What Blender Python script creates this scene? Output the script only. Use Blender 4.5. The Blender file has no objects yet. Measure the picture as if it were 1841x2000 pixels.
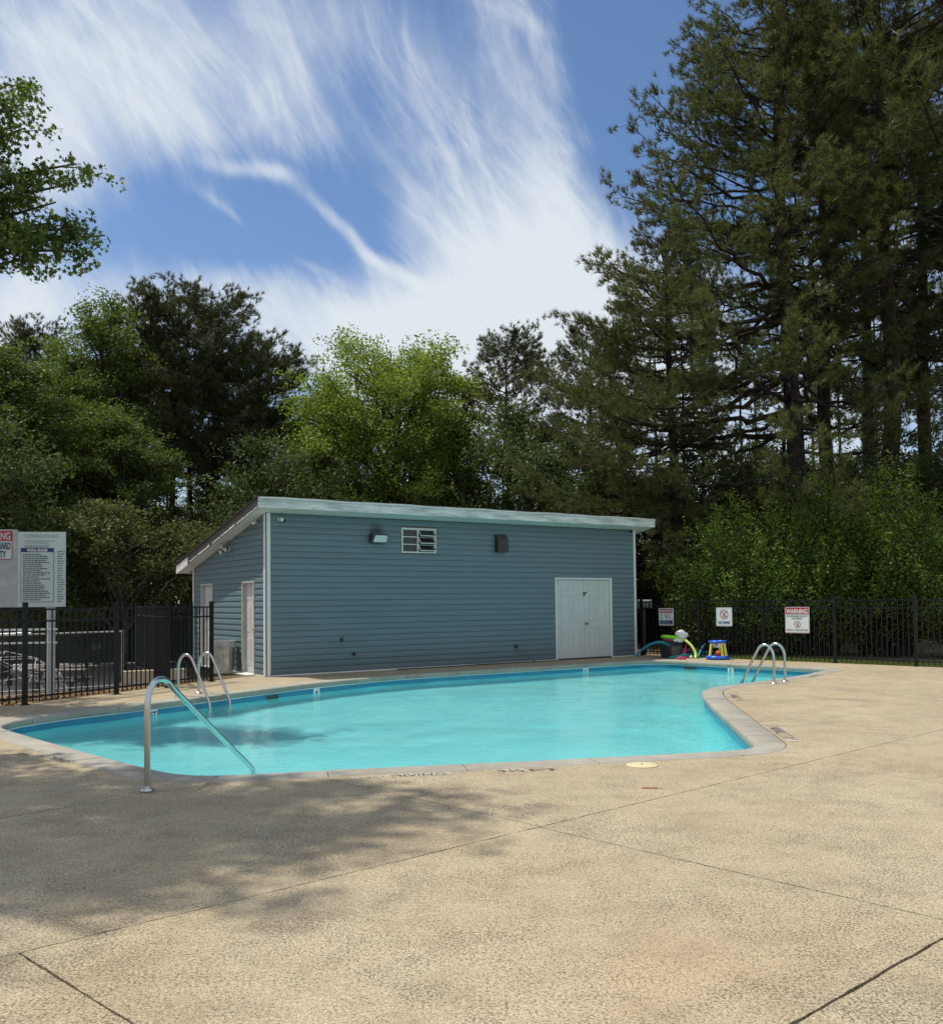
import bpy, bmesh, math, random
import numpy as np
from mathutils import Vector, Matrix

# ------------------------------------------------------------------ camera, sky, sun, exposure
scene = bpy.context.scene
F, CX, CY, EYE = 1800.0, 920.5, 1115.0, 1.55          # focal length and principal point in photo pixels, eye height
HORIZON, ROLL = 1174.0, 0.0100
PITCH = math.atan((HORIZON - CY) / F)
cam_d = bpy.data.cameras.new("camera")
cam = bpy.data.objects.new("camera", cam_d)
scene.collection.objects.link(cam)
cam_d.sensor_fit = 'VERTICAL'
cam_d.sensor_height = 36.0
cam_d.lens = 36.0 * F / 2000.0
cam_d.shift_y = (CY - 1000.0) / 2000.0
cam_d.clip_start = 0.05
cam_d.clip_end = 2000.0
cam.location = (0, 0, EYE)
cam.matrix_world = Matrix.Translation((0, 0, EYE)) @ Matrix.Rotation(math.pi / 2 + PITCH, 4, 'X') @ Matrix.Rotation(-ROLL, 4, 'Z')
scene.camera = cam

SUN_ELEV = 67.0
SUN_AZ = np.array([-0.961, 0.277])                     # horizontal direction towards the sun
sun_dir = Vector((SUN_AZ[0] * math.cos(math.radians(SUN_ELEV)), SUN_AZ[1] * math.cos(math.radians(SUN_ELEV)), math.sin(math.radians(SUN_ELEV))))
sl = bpy.data.lights.new("sun", 'SUN')
sl.energy = 4.6
sl.angle = math.radians(0.53)
sl.cycles.is_caustics_light = True
sl.color = (1.0, 0.94, 0.83)
so = bpy.data.objects.new("sun", sl)
scene.collection.objects.link(so)
so.rotation_euler = (-sun_dir).to_track_quat('-Z', 'Y').to_euler()
so.location = (-20, 5, 40)

scene.view_settings.view_transform = 'Standard'
scene.view_settings.look = 'None'
scene.view_settings.gamma = 1.0
scene.view_settings.use_curve_mapping = False
scene.view_settings.exposure = 0.0
scene.render.engine = 'CYCLES'
cy = scene.cycles
cy.max_bounces = 12
cy.diffuse_bounces = 4
cy.glossy_bounces = 3
cy.transmission_bounces = 8
cy.transparent_max_bounces = 8
cy.caustics_reflective = False
cy.caustics_refractive = True
cy.use_denoising = True
cy.sample_clamp_indirect = 4.0


def px_dir(px, py):
    x = (px - CX) / F
    y = -(py - CY) / F
    c, s = math.cos(ROLL), math.sin(ROLL)
    x, y = c * x + s * y, -s * x + c * y
    cp, sp = math.cos(PITCH), math.sin(PITCH)
    return np.array([x, cp - sp * y, sp + cp * y])


def G(px, py, z=0.0):                                   # ground point seen at a photo pixel
    d = px_dir(px, py)
    t = (z - EYE) / d[2]
    return np.array([d[0] * t, d[1] * t])


def at(px, py, Y):                                      # point at distance Y seen at a photo pixel
    d = px_dir(px, py)
    t = Y / d[1]
    return np.array([d[0] * t, Y, EYE + d[2] * t])


def build_world():
    w = bpy.data.worlds.new("World")
    scene.world = w
    w.use_nodes = True
    nt = w.node_tree
    nt.nodes.clear()
    N = nt.nodes.new
    L = nt.links.new
    out = N("ShaderNodeOutputWorld")
    bg = N("ShaderNodeBackground")
    bg.inputs[1].default_value = 0.10
    L(bg.outputs[0], out.inputs[0])
    sky = N("ShaderNodeTexSky")
    sky.sky_type = 'NISHITA'
    sky.sun_disc = False
    sky.sun_elevation = math.radians(SUN_ELEV)
    sky.sun_rotation = math.atan2(SUN_AZ[0], SUN_AZ[1])
    sky.altitude = 100
    sky.air_density = 1.0
    sky.dust_density = 0.6
    sky.ozone_density = 1.6
    tc = N("ShaderNodeTexCoord")
    sep = N("ShaderNodeSeparateXYZ")
    L(tc.outputs['Generated'], sep.inputs[0])

    def M(op, a, b=None, c=None, clamp=False):
        n = N("ShaderNodeMath")
        n.operation = op
        n.use_clamp = clamp
        for i, v in enumerate((a, b, c)):
            if v is None:
                continue
            if isinstance(v, (int, float)):
                n.inputs[i].default_value = v
            else:
                L(v, n.inputs[i])
        return n.outputs[0]
    # directions on a stereographic chart of the whole sphere: the cirrus is laid out once, for every view
    yy = M('ADD', sep.outputs[1], 1.02)
    a = M('DIVIDE', sep.outputs[0], yy)
    b = M('DIVIDE', sep.outputs[2], yy)
    comb = N("ShaderNodeCombineXYZ")
    L(a, comb.inputs[0])
    L(b, comb.inputs[1])
    P = comb.outputs[0]

    def noise(vec, scale, detail, rough, dist=0.0):
        n = N("ShaderNodeTexNoise")
        n.inputs['Scale'].default_value = scale
        n.inputs['Detail'].default_value = detail
        n.inputs['Roughness'].default_value = rough
        n.inputs['Distortion'].default_value = dist
        L(vec, n.inputs['Vector'])
        return n

    def warp(vec, scale, amount):
        n = noise(vec, scale, 3, 0.5)
        s = N("ShaderNodeVectorMath")
        s.operation = 'SUBTRACT'
        L(n.outputs['Color'], s.inputs[0])
        s.inputs[1].default_value = (0.5, 0.5, 0.5)
        m = N("ShaderNodeVectorMath")
        m.operation = 'SCALE'
        L(s.outputs[0], m.inputs[0])
        m.inputs['Scale'].default_value = amount
        ad = N("ShaderNodeVectorMath")
        ad.operation = 'ADD'
        L(vec, ad.inputs[0])
        L(m.outputs[0], ad.inputs[1])
        return ad.outputs[0]

    def chart(px, py):
        d = px_dir(px, py)
        d = d / np.linalg.norm(d)
        return d[0] / (d[1] + 1.02), d[2] / (d[1] + 1.02)
    K = 0.5 / F                                          # chart units per pixel, near enough
    Pw = warp(P, 5.0, 0.10)

    def blobs(lst, vec):
        acc = None
        for (x, y, sx, sy, ang, wgt) in lst:
            mp = N("ShaderNodeMapping")
            mp.vector_type = 'TEXTURE'
            cx_, cy_ = chart(x, y)
            mp.inputs['Location'].default_value = (cx_, cy_, 0)
            mp.inputs['Rotation'].default_value = (0, 0, math.radians(ang))
            mp.inputs['Scale'].default_value = (sx * K, sy * K, 1)
            L(vec, mp.inputs['Vector'])
            g = N("ShaderNodeTexGradient")
            g.gradient_type = 'SPHERICAL'
            L(mp.outputs[0], g.inputs[0])
            mr = N("ShaderNodeMapRange")
            mr.interpolation_type = 'SMOOTHSTEP'
            L(g.outputs[1], mr.inputs[0])
            acc = M('MULTIPLY_ADD', mr.outputs[0], wgt, acc if acc is not None else 0.0)
        return acc
    soft = blobs([                                       # x, y, half width, half height, angle, weight (photo pixels)
        (60, 60, 560, 420, -35, 0.50), (330, 150, 420, 330, -50, 0.36), (60, 330, 330, 210, -50, 0.45), (640, 60, 420, 260, -60, 0.36),
        (960, 140, 300, 330, 80, 0.42), (1090, 240, 130, 480, 8, 0.30), (1010, 560, 470, 330, 15, 1.00), (850, 680, 620, 200, 0, 0.70), (1210, 600, 330, 220, 0, 0.40),
        (1150, 900, 900, 420, 0, 0.6), (620, 640, 420, 130, 4, 0.55), (40, 620, 340, 110, -5, 0.75), (330, 600, 330, 80, 0, 0.45), (0, 760, 700, 260, 0, 0.30),
        (440, 470, 400, 190, -18, -0.50), (590, 400, 240, 130, -40, -0.18), (690, 210, 150, 130, -60, -0.30), (760, 330, 420, 300, -50, 0.22), (450, 220, 420, 260, -40, 0.20), (1320, 220, 330, 640, 15, -0.65), (660, 455, 170, 110, -45, -0.25),
        (1500, 0, 500, 500, 0, -0.5), (1600, 700, 600, 500, 0, 0.5), (830, 300, 260, 160, -70, -0.12), (200, 480, 160, 110, -60, -0.1)], Pw)
    Ps = warp(P, 9.0, 0.03)
    streak = blobs([
        (600, 385, 170, 32, -38, 0.65), (490, 325, 120, 30, -12, 0.55), (690, 480, 150, 28, -48, 0.65), (775, 530, 120, 26, -25, 0.5), (420, 395, 110, 40, -35, 0.42), (450, 420, 90, 18, -40, 0.25),
        (880, 330, 130, 22, -55, 0.30), (1060, 90, 260, 30, -62, 0.25), (1010, 30, 200, 26, -20, 0.18), (600, 520, 120, 14, -25, 0.22)], Ps)

    def fibre(angle, sx, sy, scale, wamt):
        wv = warp(P, 3.2, wamt)
        mp = N("ShaderNodeMapping")
        mp.vector_type = 'TEXTURE'
        mp.inputs['Rotation'].default_value = (0, 0, math.radians(angle))
        mp.inputs['Scale'].default_value = (1 / sx, 1 / sy, 1)
        L(wv, mp.inputs['Vector'])
        return noise(mp.outputs[0], scale, 10, 0.60, 0.25).outputs[0]
    f1 = fibre(-68, 1.0, 3.6, 5.0, 0.14)
    f2 = fibre(-55, 1.3, 4.6, 12.0, 0.24)
    f3 = noise(warp(P, 12, 0.05), 26, 8, 0.6).outputs[0]
    fib = M('ADD', M('MULTIPLY', M('SUBTRACT', f1, 0.5), 1.15), M('MULTIPLY', M('SUBTRACT', f2, 0.5), 0.55))
    fib = M('ADD', fib, M('MULTIPLY', M('SUBTRACT', f3, 0.5), 0.95))
    def ridge(angle, sx, sy, scale, power):
        f = fibre(angle, sx, sy, scale, 0.12)
        return M('POWER', M('SUBTRACT', 1.0, M('ABSOLUTE', M('MULTIPLY_ADD', f, 2.0, -1.0))), power)
    rg = M('MULTIPLY', ridge(-72, 1.0, 4.6, 3.6, 8.0), 0.46)
    rg = M('ADD', rg, M('MULTIPLY', ridge(-48, 1.0, 6.0, 6.0, 10.0), 0.26))
    fib = M('ADD', fib, M('SUBTRACT', rg, 0.14))
    # outside the laid-out part extra unseen cloud is added to lift the fill light
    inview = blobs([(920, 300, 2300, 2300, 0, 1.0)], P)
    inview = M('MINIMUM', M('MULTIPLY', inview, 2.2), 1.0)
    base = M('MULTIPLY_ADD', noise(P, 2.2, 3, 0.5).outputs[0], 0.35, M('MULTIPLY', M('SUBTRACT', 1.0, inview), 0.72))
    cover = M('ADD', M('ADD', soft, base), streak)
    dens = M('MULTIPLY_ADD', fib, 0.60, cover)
    mr = N("ShaderNodeMapRange")
    mr.inputs[1].default_value = 0.05
    mr.inputs[2].default_value = 1.62
    mr.interpolation_type = 'SMOOTHERSTEP'
    L(dens, mr.inputs[0])
    # low down the air whitens
    hz = N("ShaderNodeMapRange")
    hz.inputs[1].default_value = 0.0
    hz.inputs[2].default_value = 0.30
    hz.inputs[3].default_value = 0.55
    hz.inputs[4].default_value = 0.0
    L(sep.outputs[2], hz.inputs[0])
    cov = M('MAXIMUM', mr.outputs[0], hz.outputs[0], clamp=True)
    tint = N("ShaderNodeMix")
    tint.data_type = 'RGBA'
    tint.blend_type = 'MULTIPLY'
    tint.inputs[0].default_value = 1.0
    L(sky.outputs[0], tint.inputs[6])
    tint.inputs[7].default_value = (0.95, 1.10, 1.26, 1)
    mix = N("ShaderNodeMix")
    mix.data_type = 'RGBA'
    L(cov, mix.inputs[0])
    L(tint.outputs[2], mix.inputs[6])
    mix.inputs[7].default_value = (7.5, 8.1, 8.7, 1)     # cloud radiance, on the sky texture's own scale
    L(mix.outputs[2], bg.inputs[0])


build_world()

# ------------------------------------------------------------------ helpers
COL = scene.collection
rng = random.Random(7)


def tag(o, label=None, cat=None, group=None, kind=None):
    if label:
        o['label'] = label
    if cat:
        o['category'] = cat
    if group:
        o['group'] = group
    if kind:
        o['kind'] = kind
    return o


def empty(name, loc=(0, 0, 0), label=None, cat=None, group=None, rz=0.0):
    o = bpy.data.objects.new(name, None)
    o.empty_display_size = 0.1
    COL.objects.link(o)
    o.location = loc
    o.rotation_euler = (0, 0, rz)
    return tag(o, label, cat, group)


def V3(p, z=None):
    return np.array([p[0], p[1], z if z is not None else (p[2] if len(p) > 2 else 0.0)], float)


class MB:
    """collects shapes in world coordinates, then links them as one mesh object"""

    def __init__(s):
        s.v = []
        s.f = []

    def add(s, verts, faces):
        n = len(s.v)
        s.v.extend([tuple(float(c) for c in p) for p in verts])
        s.f.extend([tuple(n + i for i in f) for f in faces])
        return s

    def box(s, c, size, ax=None):
        """ax: three row vectors (x, y, z axes); size: full sizes"""
        ax = np.eye(3) if ax is None else np.array(ax, float)
        c = np.array(c, float)
        vs = []
        for i in (-.5, .5):
            for j in (-.5, .5):
                for k in (-.5, .5):
                    vs.append(c + ax[0] * size[0] * i + ax[1] * size[1] * j + ax[2] * size[2] * k)
        return s.add(vs, [(0, 1, 3, 2), (4, 6, 7, 5), (0, 4, 5, 1), (2, 3, 7, 6), (0, 2, 6, 4), (1, 5, 7, 3)])

    def tube(s, pts, r, n=10, caps=True):
        pts = [np.array(p, float) for p in pts]
        rs = r if hasattr(r, '__len__') else [r] * len(pts)
        rings = []
        up = np.array([0.0, 0.0, 1.0])
        prev = None
        for i, p in enumerate(pts):
            d = pts[min(i + 1, len(pts) - 1)] - pts[max(i - 1, 0)]
            d = d / (np.linalg.norm(d) + 1e-12)
            if prev is None:
                h = up if abs(d[2]) < 0.9 else np.array([1.0, 0, 0])
                x = np.cross(h, d)
            else:
                x = prev - d * np.dot(prev, d)
            x /= np.linalg.norm(x) + 1e-12
            prev = x
            y = np.cross(d, x)
            rings.append([p + rs[i] * (math.cos(2 * math.pi * k / n) * x + math.sin(2 * math.pi * k / n) * y) for k in range(n)])
        vs = [q for ring in rings for q in ring]
        fs = []
        for i in range(len(pts) - 1):
            for k in range(n):
                a, b = i * n + k, i * n + (k + 1) % n
                fs.append((a, b, b + n, a + n))
        if caps:
            fs.append(tuple(range(n - 1, -1, -1)))
            fs.append(tuple((len(pts) - 1) * n + k for k in range(n)))
        return s.add(vs, fs)

    def lathe(s, c, prof, n=24, tilt=None):
        c = np.array(c, float)
        vs = []
        for (r, z) in prof:
            for k in range(n):
                p = np.array([r * math.cos(2 * math.pi * k / n), r * math.sin(2 * math.pi * k / n), z])
                if tilt is not None:
                    p = tilt @ p
                vs.append(c + p)
        fs = []
        for i in range(len(prof) - 1):
            for k in range(n):
                a, b = i * n + k, i * n + (k + 1) % n
                fs.append((a, b, b + n, a + n))
        fs.append(tuple(range(n - 1, -1, -1)))
        fs.append(tuple((len(prof) - 1) * n + k for k in range(n)))
        return s.add(vs, fs)

    def torus(s, c, R, r, n=32, m=10, ax=None):
        ax = np.eye(3) if ax is None else np.array(ax, float)
        c = np.array(c, float)
        vs = []
        for i in range(n):
            t = 2 * math.pi * i / n
            for j in range(m):
                q = 2 * math.pi * j / m
                vs.append(c + ax[0] * (R + r * math.cos(q)) * math.cos(t) + ax[1] * (R + r * math.cos(q)) * math.sin(t) + ax[2] * r * math.sin(q))
        fs = [(i * m + j, ((i + 1) % n) * m + j, ((i + 1) % n) * m + (j + 1) % m, i * m + (j + 1) % m) for i in range(n) for j in range(m)]
        return s.add(vs, fs)

    def prism(s, poly, z0, z1):
        n = len(poly)
        vs = [(p[0], p[1], z0) for p in poly] + [(p[0], p[1], z1) for p in poly]
        fs = [tuple(range(n - 1, -1, -1)), tuple(range(n, 2 * n))] + [(i, (i + 1) % n, n + (i + 1) % n, n + i) for i in range(n)]
        return s.add(vs, fs)

    def build(s, name, mat, parent=None, smooth=False, bevel=0.0):
        off = np.zeros(3)
        if parent is not None:
            off = np.array(parent.matrix_basis.translation)
            q = parent.parent
            while q is not None:
                off = off + np.array(q.matrix_basis.translation)
                q = q.parent
        me = bpy.data.meshes.new(name)
        me.from_pydata([tuple(np.array(p) - off) for p in s.v], [], s.f)
        me.materials.append(mat)
        if smooth:
            me.polygons.foreach_set('use_smooth', [True] * len(me.polygons))
        me.update()
        bm = bmesh.new()
        bm.from_mesh(me)
        bmesh.ops.recalc_face_normals(bm, faces=bm.faces)
        bm.to_mesh(me)
        bm.free()
        if smooth:
            try:
                me.set_sharp_from_angle(angle=math.radians(40))
            except Exception:
                pass
        o = bpy.data.objects.new(name, me)
        COL.objects.link(o)
        if parent is not None:
            o.parent = parent
        if bevel:
            b = o.modifiers.new('bevel', 'BEVEL')
            b.width = bevel
            b.segments = 2
            b.limit_method = 'ANGLE'
        return o


def spline(pts, n=8, closed=False):
    pts = [np.array(p, float) for p in pts]
    m = len(pts)
    out = []
    for i in range(m if closed else m - 1):
        if closed:
            p0, p1, p2, p3 = pts[(i - 1) % m], pts[i], pts[(i + 1) % m], pts[(i + 2) % m]
        else:
            p0, p1, p2, p3 = pts[max(i - 1, 0)], pts[i], pts[i + 1], pts[min(i + 2, m - 1)]
        for k in range(n):
            t = k / n
            out.append(0.5 * ((2 * p1) + (-p0 + p2) * t + (2 * p0 - 5 * p1 + 4 * p2 - p3) * t * t + (-p0 + 3 * p1 - 3 * p2 + p3) * t ** 3))
    if not closed:
        out.append(pts[-1])
    return out


# ------------------------------------------------------------------ materials
def new_mat(name):
    m = bpy.data.materials.new(name)
    m.use_nodes = True
    nt = m.node_tree
    return m, nt, nt.nodes["Principled BSDF"]


def nod(nt, typ, **kw):
    n = nt.nodes.new(typ)
    for k, v in sorted(kw.items(), key=lambda kv: not kv[0][0].islower() or kv[0][1:].isdigit()):
        if k in ('operation', 'blend_type', 'data_type', 'feature', 'distance', 'interpolation_type', 'vector_type', 'noise_dimensions', 'use_clamp', 'gradient_type', 'bands_direction', 'wave_type'):
            setattr(n, k, v)
        else:
            key = int(k[1:]) if k[0] == 'i' and k[1:].isdigit() else k.replace('_', ' ')
            if hasattr(v, 'node'):
                nt.links.new(v, n.inputs[key])
            else:
                n.inputs[key].default_value = v
    return n


def ramp(nt, fac, stops, interp='LINEAR'):
    r = nt.nodes.new("ShaderNodeValToRGB")
    cr = r.color_ramp
    cr.interpolation = interp
    while len(cr.elements) < len(stops):
        cr.elements.new(0.5)
    for e, (p, c) in zip(cr.elements, stops):
        e.position = p
        e.color = tuple(c) + (1,) if len(c) == 3 else c
    nt.links.new(fac, r.inputs[0])
    return r.outputs[0]


def simple(name, col, rough=0.6, metal=0.0, var=0.12, vscale=6.0, bump=0.0, bscale=60.0, dirt=0.0, spec=0.5):
    m, nt, b = new_mat(name)
    tc = nod(nt, "ShaderNodeTexCoord")
    n = nod(nt, "ShaderNodeTexNoise", Vector=tc.outputs['Object'], Scale=vscale, Detail=5.0, Roughness=0.6)
    lo = tuple(c * (1 - var) for c in col)
    hi = tuple(min(1, c * (1 + var)) for c in col)
    c = ramp(nt, n.outputs[0], [(0.3, lo), (0.7, hi)])
    if dirt:
        n2 = nod(nt, "ShaderNodeTexNoise", Vector=tc.outputs['Object'], Scale=vscale * 0.6, Detail=7.0, Roughness=0.7)
        f = nod(nt, "ShaderNodeMapRange", i0=n2.outputs[0], i1=0.48, i2=0.75, i3=0.0, i4=dirt)
        mx = nod(nt, "ShaderNodeMix", data_type='RGBA', i0=f.outputs[0], i6=c, i7=(0.10, 0.09, 0.07, 1))
        c = mx.outputs[2]
    nt.links.new(c, b.inputs['Base Color'])
    b.inputs['Roughness'].default_value = rough
    b.inputs['Metallic'].default_value = metal
    b.inputs['Specular IOR Level'].default_value = spec
    if bump:
        n3 = nod(nt, "ShaderNodeTexNoise", Vector=tc.outputs['Object'], Scale=bscale, Detail=4.0)
        bp = nod(nt, "ShaderNodeBump", Strength=bump, Distance=0.01, Height=n3.outputs[0])
        nt.links.new(bp.outputs[0], b.inputs['Normal'])
    return m


def mat_deck():
    m, nt, b = new_mat("deck_concrete")
    co = nod(nt, "ShaderNodeTexCoord").outputs['Object']
    big = nod(nt, "ShaderNodeTexNoise", Vector=co, Scale=0.45, Detail=4.0, Roughness=0.55).outputs[0]
    mid = nod(nt, "ShaderNodeTexNoise", Vector=co, Scale=2.3, Detail=6.0, Roughness=0.62).outputs[0]
    fine = nod(nt, "ShaderNodeTexNoise", Vector=co, Scale=42.0, Detail=5.0, Roughness=0.75).outputs[0]
    grain = nod(nt, "ShaderNodeTexNoise", Vector=co, Scale=115.0, Detail=3.0, Roughness=0.7).outputs[0]
    c0 = ramp(nt, big, [(0.30, (0.325, 0.270, 0.185)), (0.55, (0.365, 0.307, 0.215)), (0.75, (0.402, 0.343, 0.246))])
    c1 = ramp(nt, mid, [(0.25, (0.80, 0.78, 0.76)), (0.5, (1, 1, 1)), (0.78, (1.10, 1.10, 1.10))])
    mx = nod(nt, "ShaderNodeMix", data_type='RGBA', blend_type='MULTIPLY', i0=1.0, i6=c0, i7=c1)
    # light sand grains
    g = ramp(nt, grain, [(0.32, (0.50, 0.48, 0.45)), (0.5, (1.06, 1.06, 1.06)), (0.66, (1.70, 1.68, 1.62))])
    mx2 = nod(nt, "ShaderNodeMix", data_type='RGBA', blend_type='MULTIPLY', i0=0.85, i6=mx.outputs[2], i7=g)
    # dark pits of washed-out aggregate, denser in patches
    dens = nod(nt, "ShaderNodeTexNoise", Vector=co, Scale=0.9, Detail=5.0, Roughness=0.6).outputs[0]
    pn = nod(nt, "ShaderNodeTexNoise", Vector=co, Scale=72.0, Detail=3.5, Roughness=0.62).outputs[0]
    dens2 = nod(nt, "ShaderNodeTexNoise", Vector=co, Scale=5.0, Detail=3.0, Roughness=0.6).outputs[0]
    dn = nod(nt, "ShaderNodeMath", operation='MULTIPLY_ADD', i0=dens2, i1=0.35, i2=nod(nt, "ShaderNodeMath", operation='MULTIPLY', i0=dens, i1=0.65).outputs[0]).outputs[0]
    thr = nod(nt, "ShaderNodeMapRange", i0=dn, i1=0.34, i2=0.62, i3=0.64, i4=0.49).outputs[0]
    pit = nod(nt, "ShaderNodeMath", operation='MULTIPLY', i0=nod(nt, "ShaderNodeMath", operation='SUBTRACT', i0=pn, i1=thr).outputs[0], i1=14.0, use_clamp=True).outputs[0]
    mx3 = nod(nt, "ShaderNodeMix", data_type='RGBA', i0=nod(nt, "ShaderNodeMath", operation='MULTIPLY', i0=pit, i1=0.78).outputs[0], i6=mx2.outputs[2], i7=(0.11, 0.09, 0.072, 1))
    # warm iron tint in places
    ms = nod(nt, "ShaderNodeTexNoise", Vector=co, Scale=32.0, Detail=4.0, Roughness=0.8).outputs[0]
    msr = ramp(nt, ms, [(0.34, (0.72, 0.70, 0.68)), (0.5, (1, 1, 1)), (0.66, (1.22, 1.21, 1.18))])
    mx3 = nod(nt, "ShaderNodeMix", data_type='RGBA', blend_type='MULTIPLY', i0=0.8, i6=mx3.outputs[2], i7=msr)
    wn = nod(nt, "ShaderNodeTexNoise", Vector=co, Scale=0.6, Detail=3.0, W=3.0, noise_dimensions='4D').outputs[0]
    wf = nod(nt, "ShaderNodeMapRange", i0=wn, i1=0.52, i2=0.75, i3=0.0, i4=0.45).outputs[0]
    mx4 = nod(nt, "ShaderNodeMix", data_type='RGBA', blend_type='MULTIPLY', i0=wf, i6=mx3.outputs[2], i7=(1.0, 0.86, 0.70, 1))
    sn = nod(nt, "ShaderNodeTexNoise", Vector=nod(nt, "ShaderNodeMapping", Vector=co, Scale=(1.3, 3.5, 1), Rotation=(0, 0, 0.8)).outputs[0], Scale=0.8, Detail=8.0, Roughness=0.65).outputs[0]
    sf = nod(nt, "ShaderNodeMapRange", i0=sn, i1=0.56, i2=0.8, i3=0.0, i4=0.5).outputs[0]
    mx5 = nod(nt, "ShaderNodeMix", data_type='RGBA', blend_type='MULTIPLY', i0=sf, i6=mx4.outputs[2], i7=(0.62, 0.58, 0.54, 1))
    nt.links.new(mx5.outputs[2], b.inputs['Base Color'])
    b.inputs['Roughness'].default_value = 0.9
    b.inputs['Specular IOR Level'].default_value = 0.2
    h = nod(nt, "ShaderNodeMath", operation='MULTIPLY_ADD', i0=pit, i1=-1.0, i2=nod(nt, "ShaderNodeMath", operation='MULTIPLY', i0=fine, i1=0.9).outputs[0]).outputs[0]
    bp = nod(nt, "ShaderNodeBump", Strength=0.55, Distance=0.006, Height=h)
    nt.links.new(bp.outputs[0], b.inputs['Normal'])
    return m


def mat_coping():
    m, nt, b = new_mat("coping_concrete")
    co = nod(nt, "ShaderNodeTexCoord").outputs['Object']
    n1 = nod(nt, "ShaderNodeTexNoise", Vector=co, Scale=1.6, Detail=8.0, Roughness=0.68).outputs[0]
    n2 = nod(nt, "ShaderNodeTexNoise", Vector=co, Scale=110.0, Detail=4.0, Roughness=0.7).outputs[0]
    c0 = ramp(nt, n1, [(0.28, (0.245, 0.228, 0.190)), (0.5, (0.31, 0.29, 0.245)), (0.72, (0.38, 0.36, 0.31))])
    c1 = ramp(nt, n2, [(0.3, (0.80, 0.80, 0.80)), (0.5, (1, 1, 1)), (0.7, (1.12, 1.12, 1.12))])
    mx = nod(nt, "ShaderNodeMix", data_type='RGBA', blend_type='MULTIPLY', i0=1.0, i6=c0, i7=c1)
    wv = nod(nt, "ShaderNodeTexNoise", Vector=co, Scale=7.0, Detail=9.0, Roughness=0.75).outputs[0]
    f = nod(nt, "ShaderNodeMapRange", i0=wv, i1=0.55, i2=0.7, i3=0.0, i4=0.35).outputs[0]
    mx2 = nod(nt, "ShaderNodeMix", data_type='RGBA', blend_type='MULTIPLY', i0=f, i6=mx.outputs[2], i7=(0.5, 0.48, 0.44, 1))
    nt.links.new(mx2.outputs[2], b.inputs['Base Color'])
    b.inputs['Roughness'].default_value = 0.82
    b.inputs['Specular IOR Level'].default_value = 0.25
    bp = nod(nt, "ShaderNodeBump", Strength=0.35, Distance=0.004, Height=n2)
    nt.links.new(bp.outputs[0], b.inputs['Normal'])
    return m


def mat_siding():
    m, nt, b = new_mat("blue_grey_vinyl")
    tc = nod(nt, "ShaderNodeTexCoord")
    co = tc.outputs['Object']
    oi = nod(nt, "ShaderNodeObjectInfo").outputs['Random']
    n1 = nod(nt, "ShaderNodeTexNoise", Vector=nod(nt, "ShaderNodeMapping", Vector=co, Scale=(0.6, 0.6, 2.5)).outputs[0], Scale=1.5, Detail=6.0, Roughness=0.6).outputs[0]
    s = nod(nt, "ShaderNodeMath", operation='MULTIPLY_ADD', i0=oi, i1=0.22, i2=nod(nt, "ShaderNodeMath", operation='MULTIPLY', i0=n1, i1=0.8).outputs[0]).outputs[0]
    c = ramp(nt, s, [(0.25, (0.116, 0.176, 0.196)), (0.75, (0.134, 0.200, 0.220))])
    nt.links.new(c, b.inputs['Base Color'])
    b.inputs['Roughness'].default_value = 0.5
    b.inputs['Specular IOR Level'].default_value = 0.35
    g = nod(nt, "ShaderNodeTexNoise", Vector=nod(nt, "ShaderNodeMapping", Vector=co, Scale=(1, 1, 14)).outputs[0], Scale=14.0, Detail=4.0).outputs[0]
    bp = nod(nt, "ShaderNodeBump", Strength=0.12, Distance=0.004, Height=g)
    nt.links.new(bp.outputs[0], b.inputs['Normal'])
    return m


def mat_fascia(name, base, stain, amount):
    m, nt, b = new_mat(name)
    co = nod(nt, "ShaderNodeTexCoord").outputs['Object']
    n1 = nod(nt, "ShaderNodeTexNoise", Vector=nod(nt, "ShaderNodeMapping", Vector=co, Scale=(0.8, 0.8, 6)).outputs[0], Scale=1.8, Detail=9.0, Roughness=0.68).outputs[0]
    f = nod(nt, "ShaderNodeMapRange", i0=n1, i1=0.42, i2=0.68, i3=0.0, i4=amount).outputs[0]
    mx = nod(nt, "ShaderNodeMix", data_type='RGBA', i0=f, i6=base + (1,), i7=stain + (1,))
    nt.links.new(mx.outputs[2], b.inputs['Base Color'])
    b.inputs['Roughness'].default_value = 0.6
    b.inputs['Specular IOR Level'].default_value = 0.3
    return m


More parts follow.
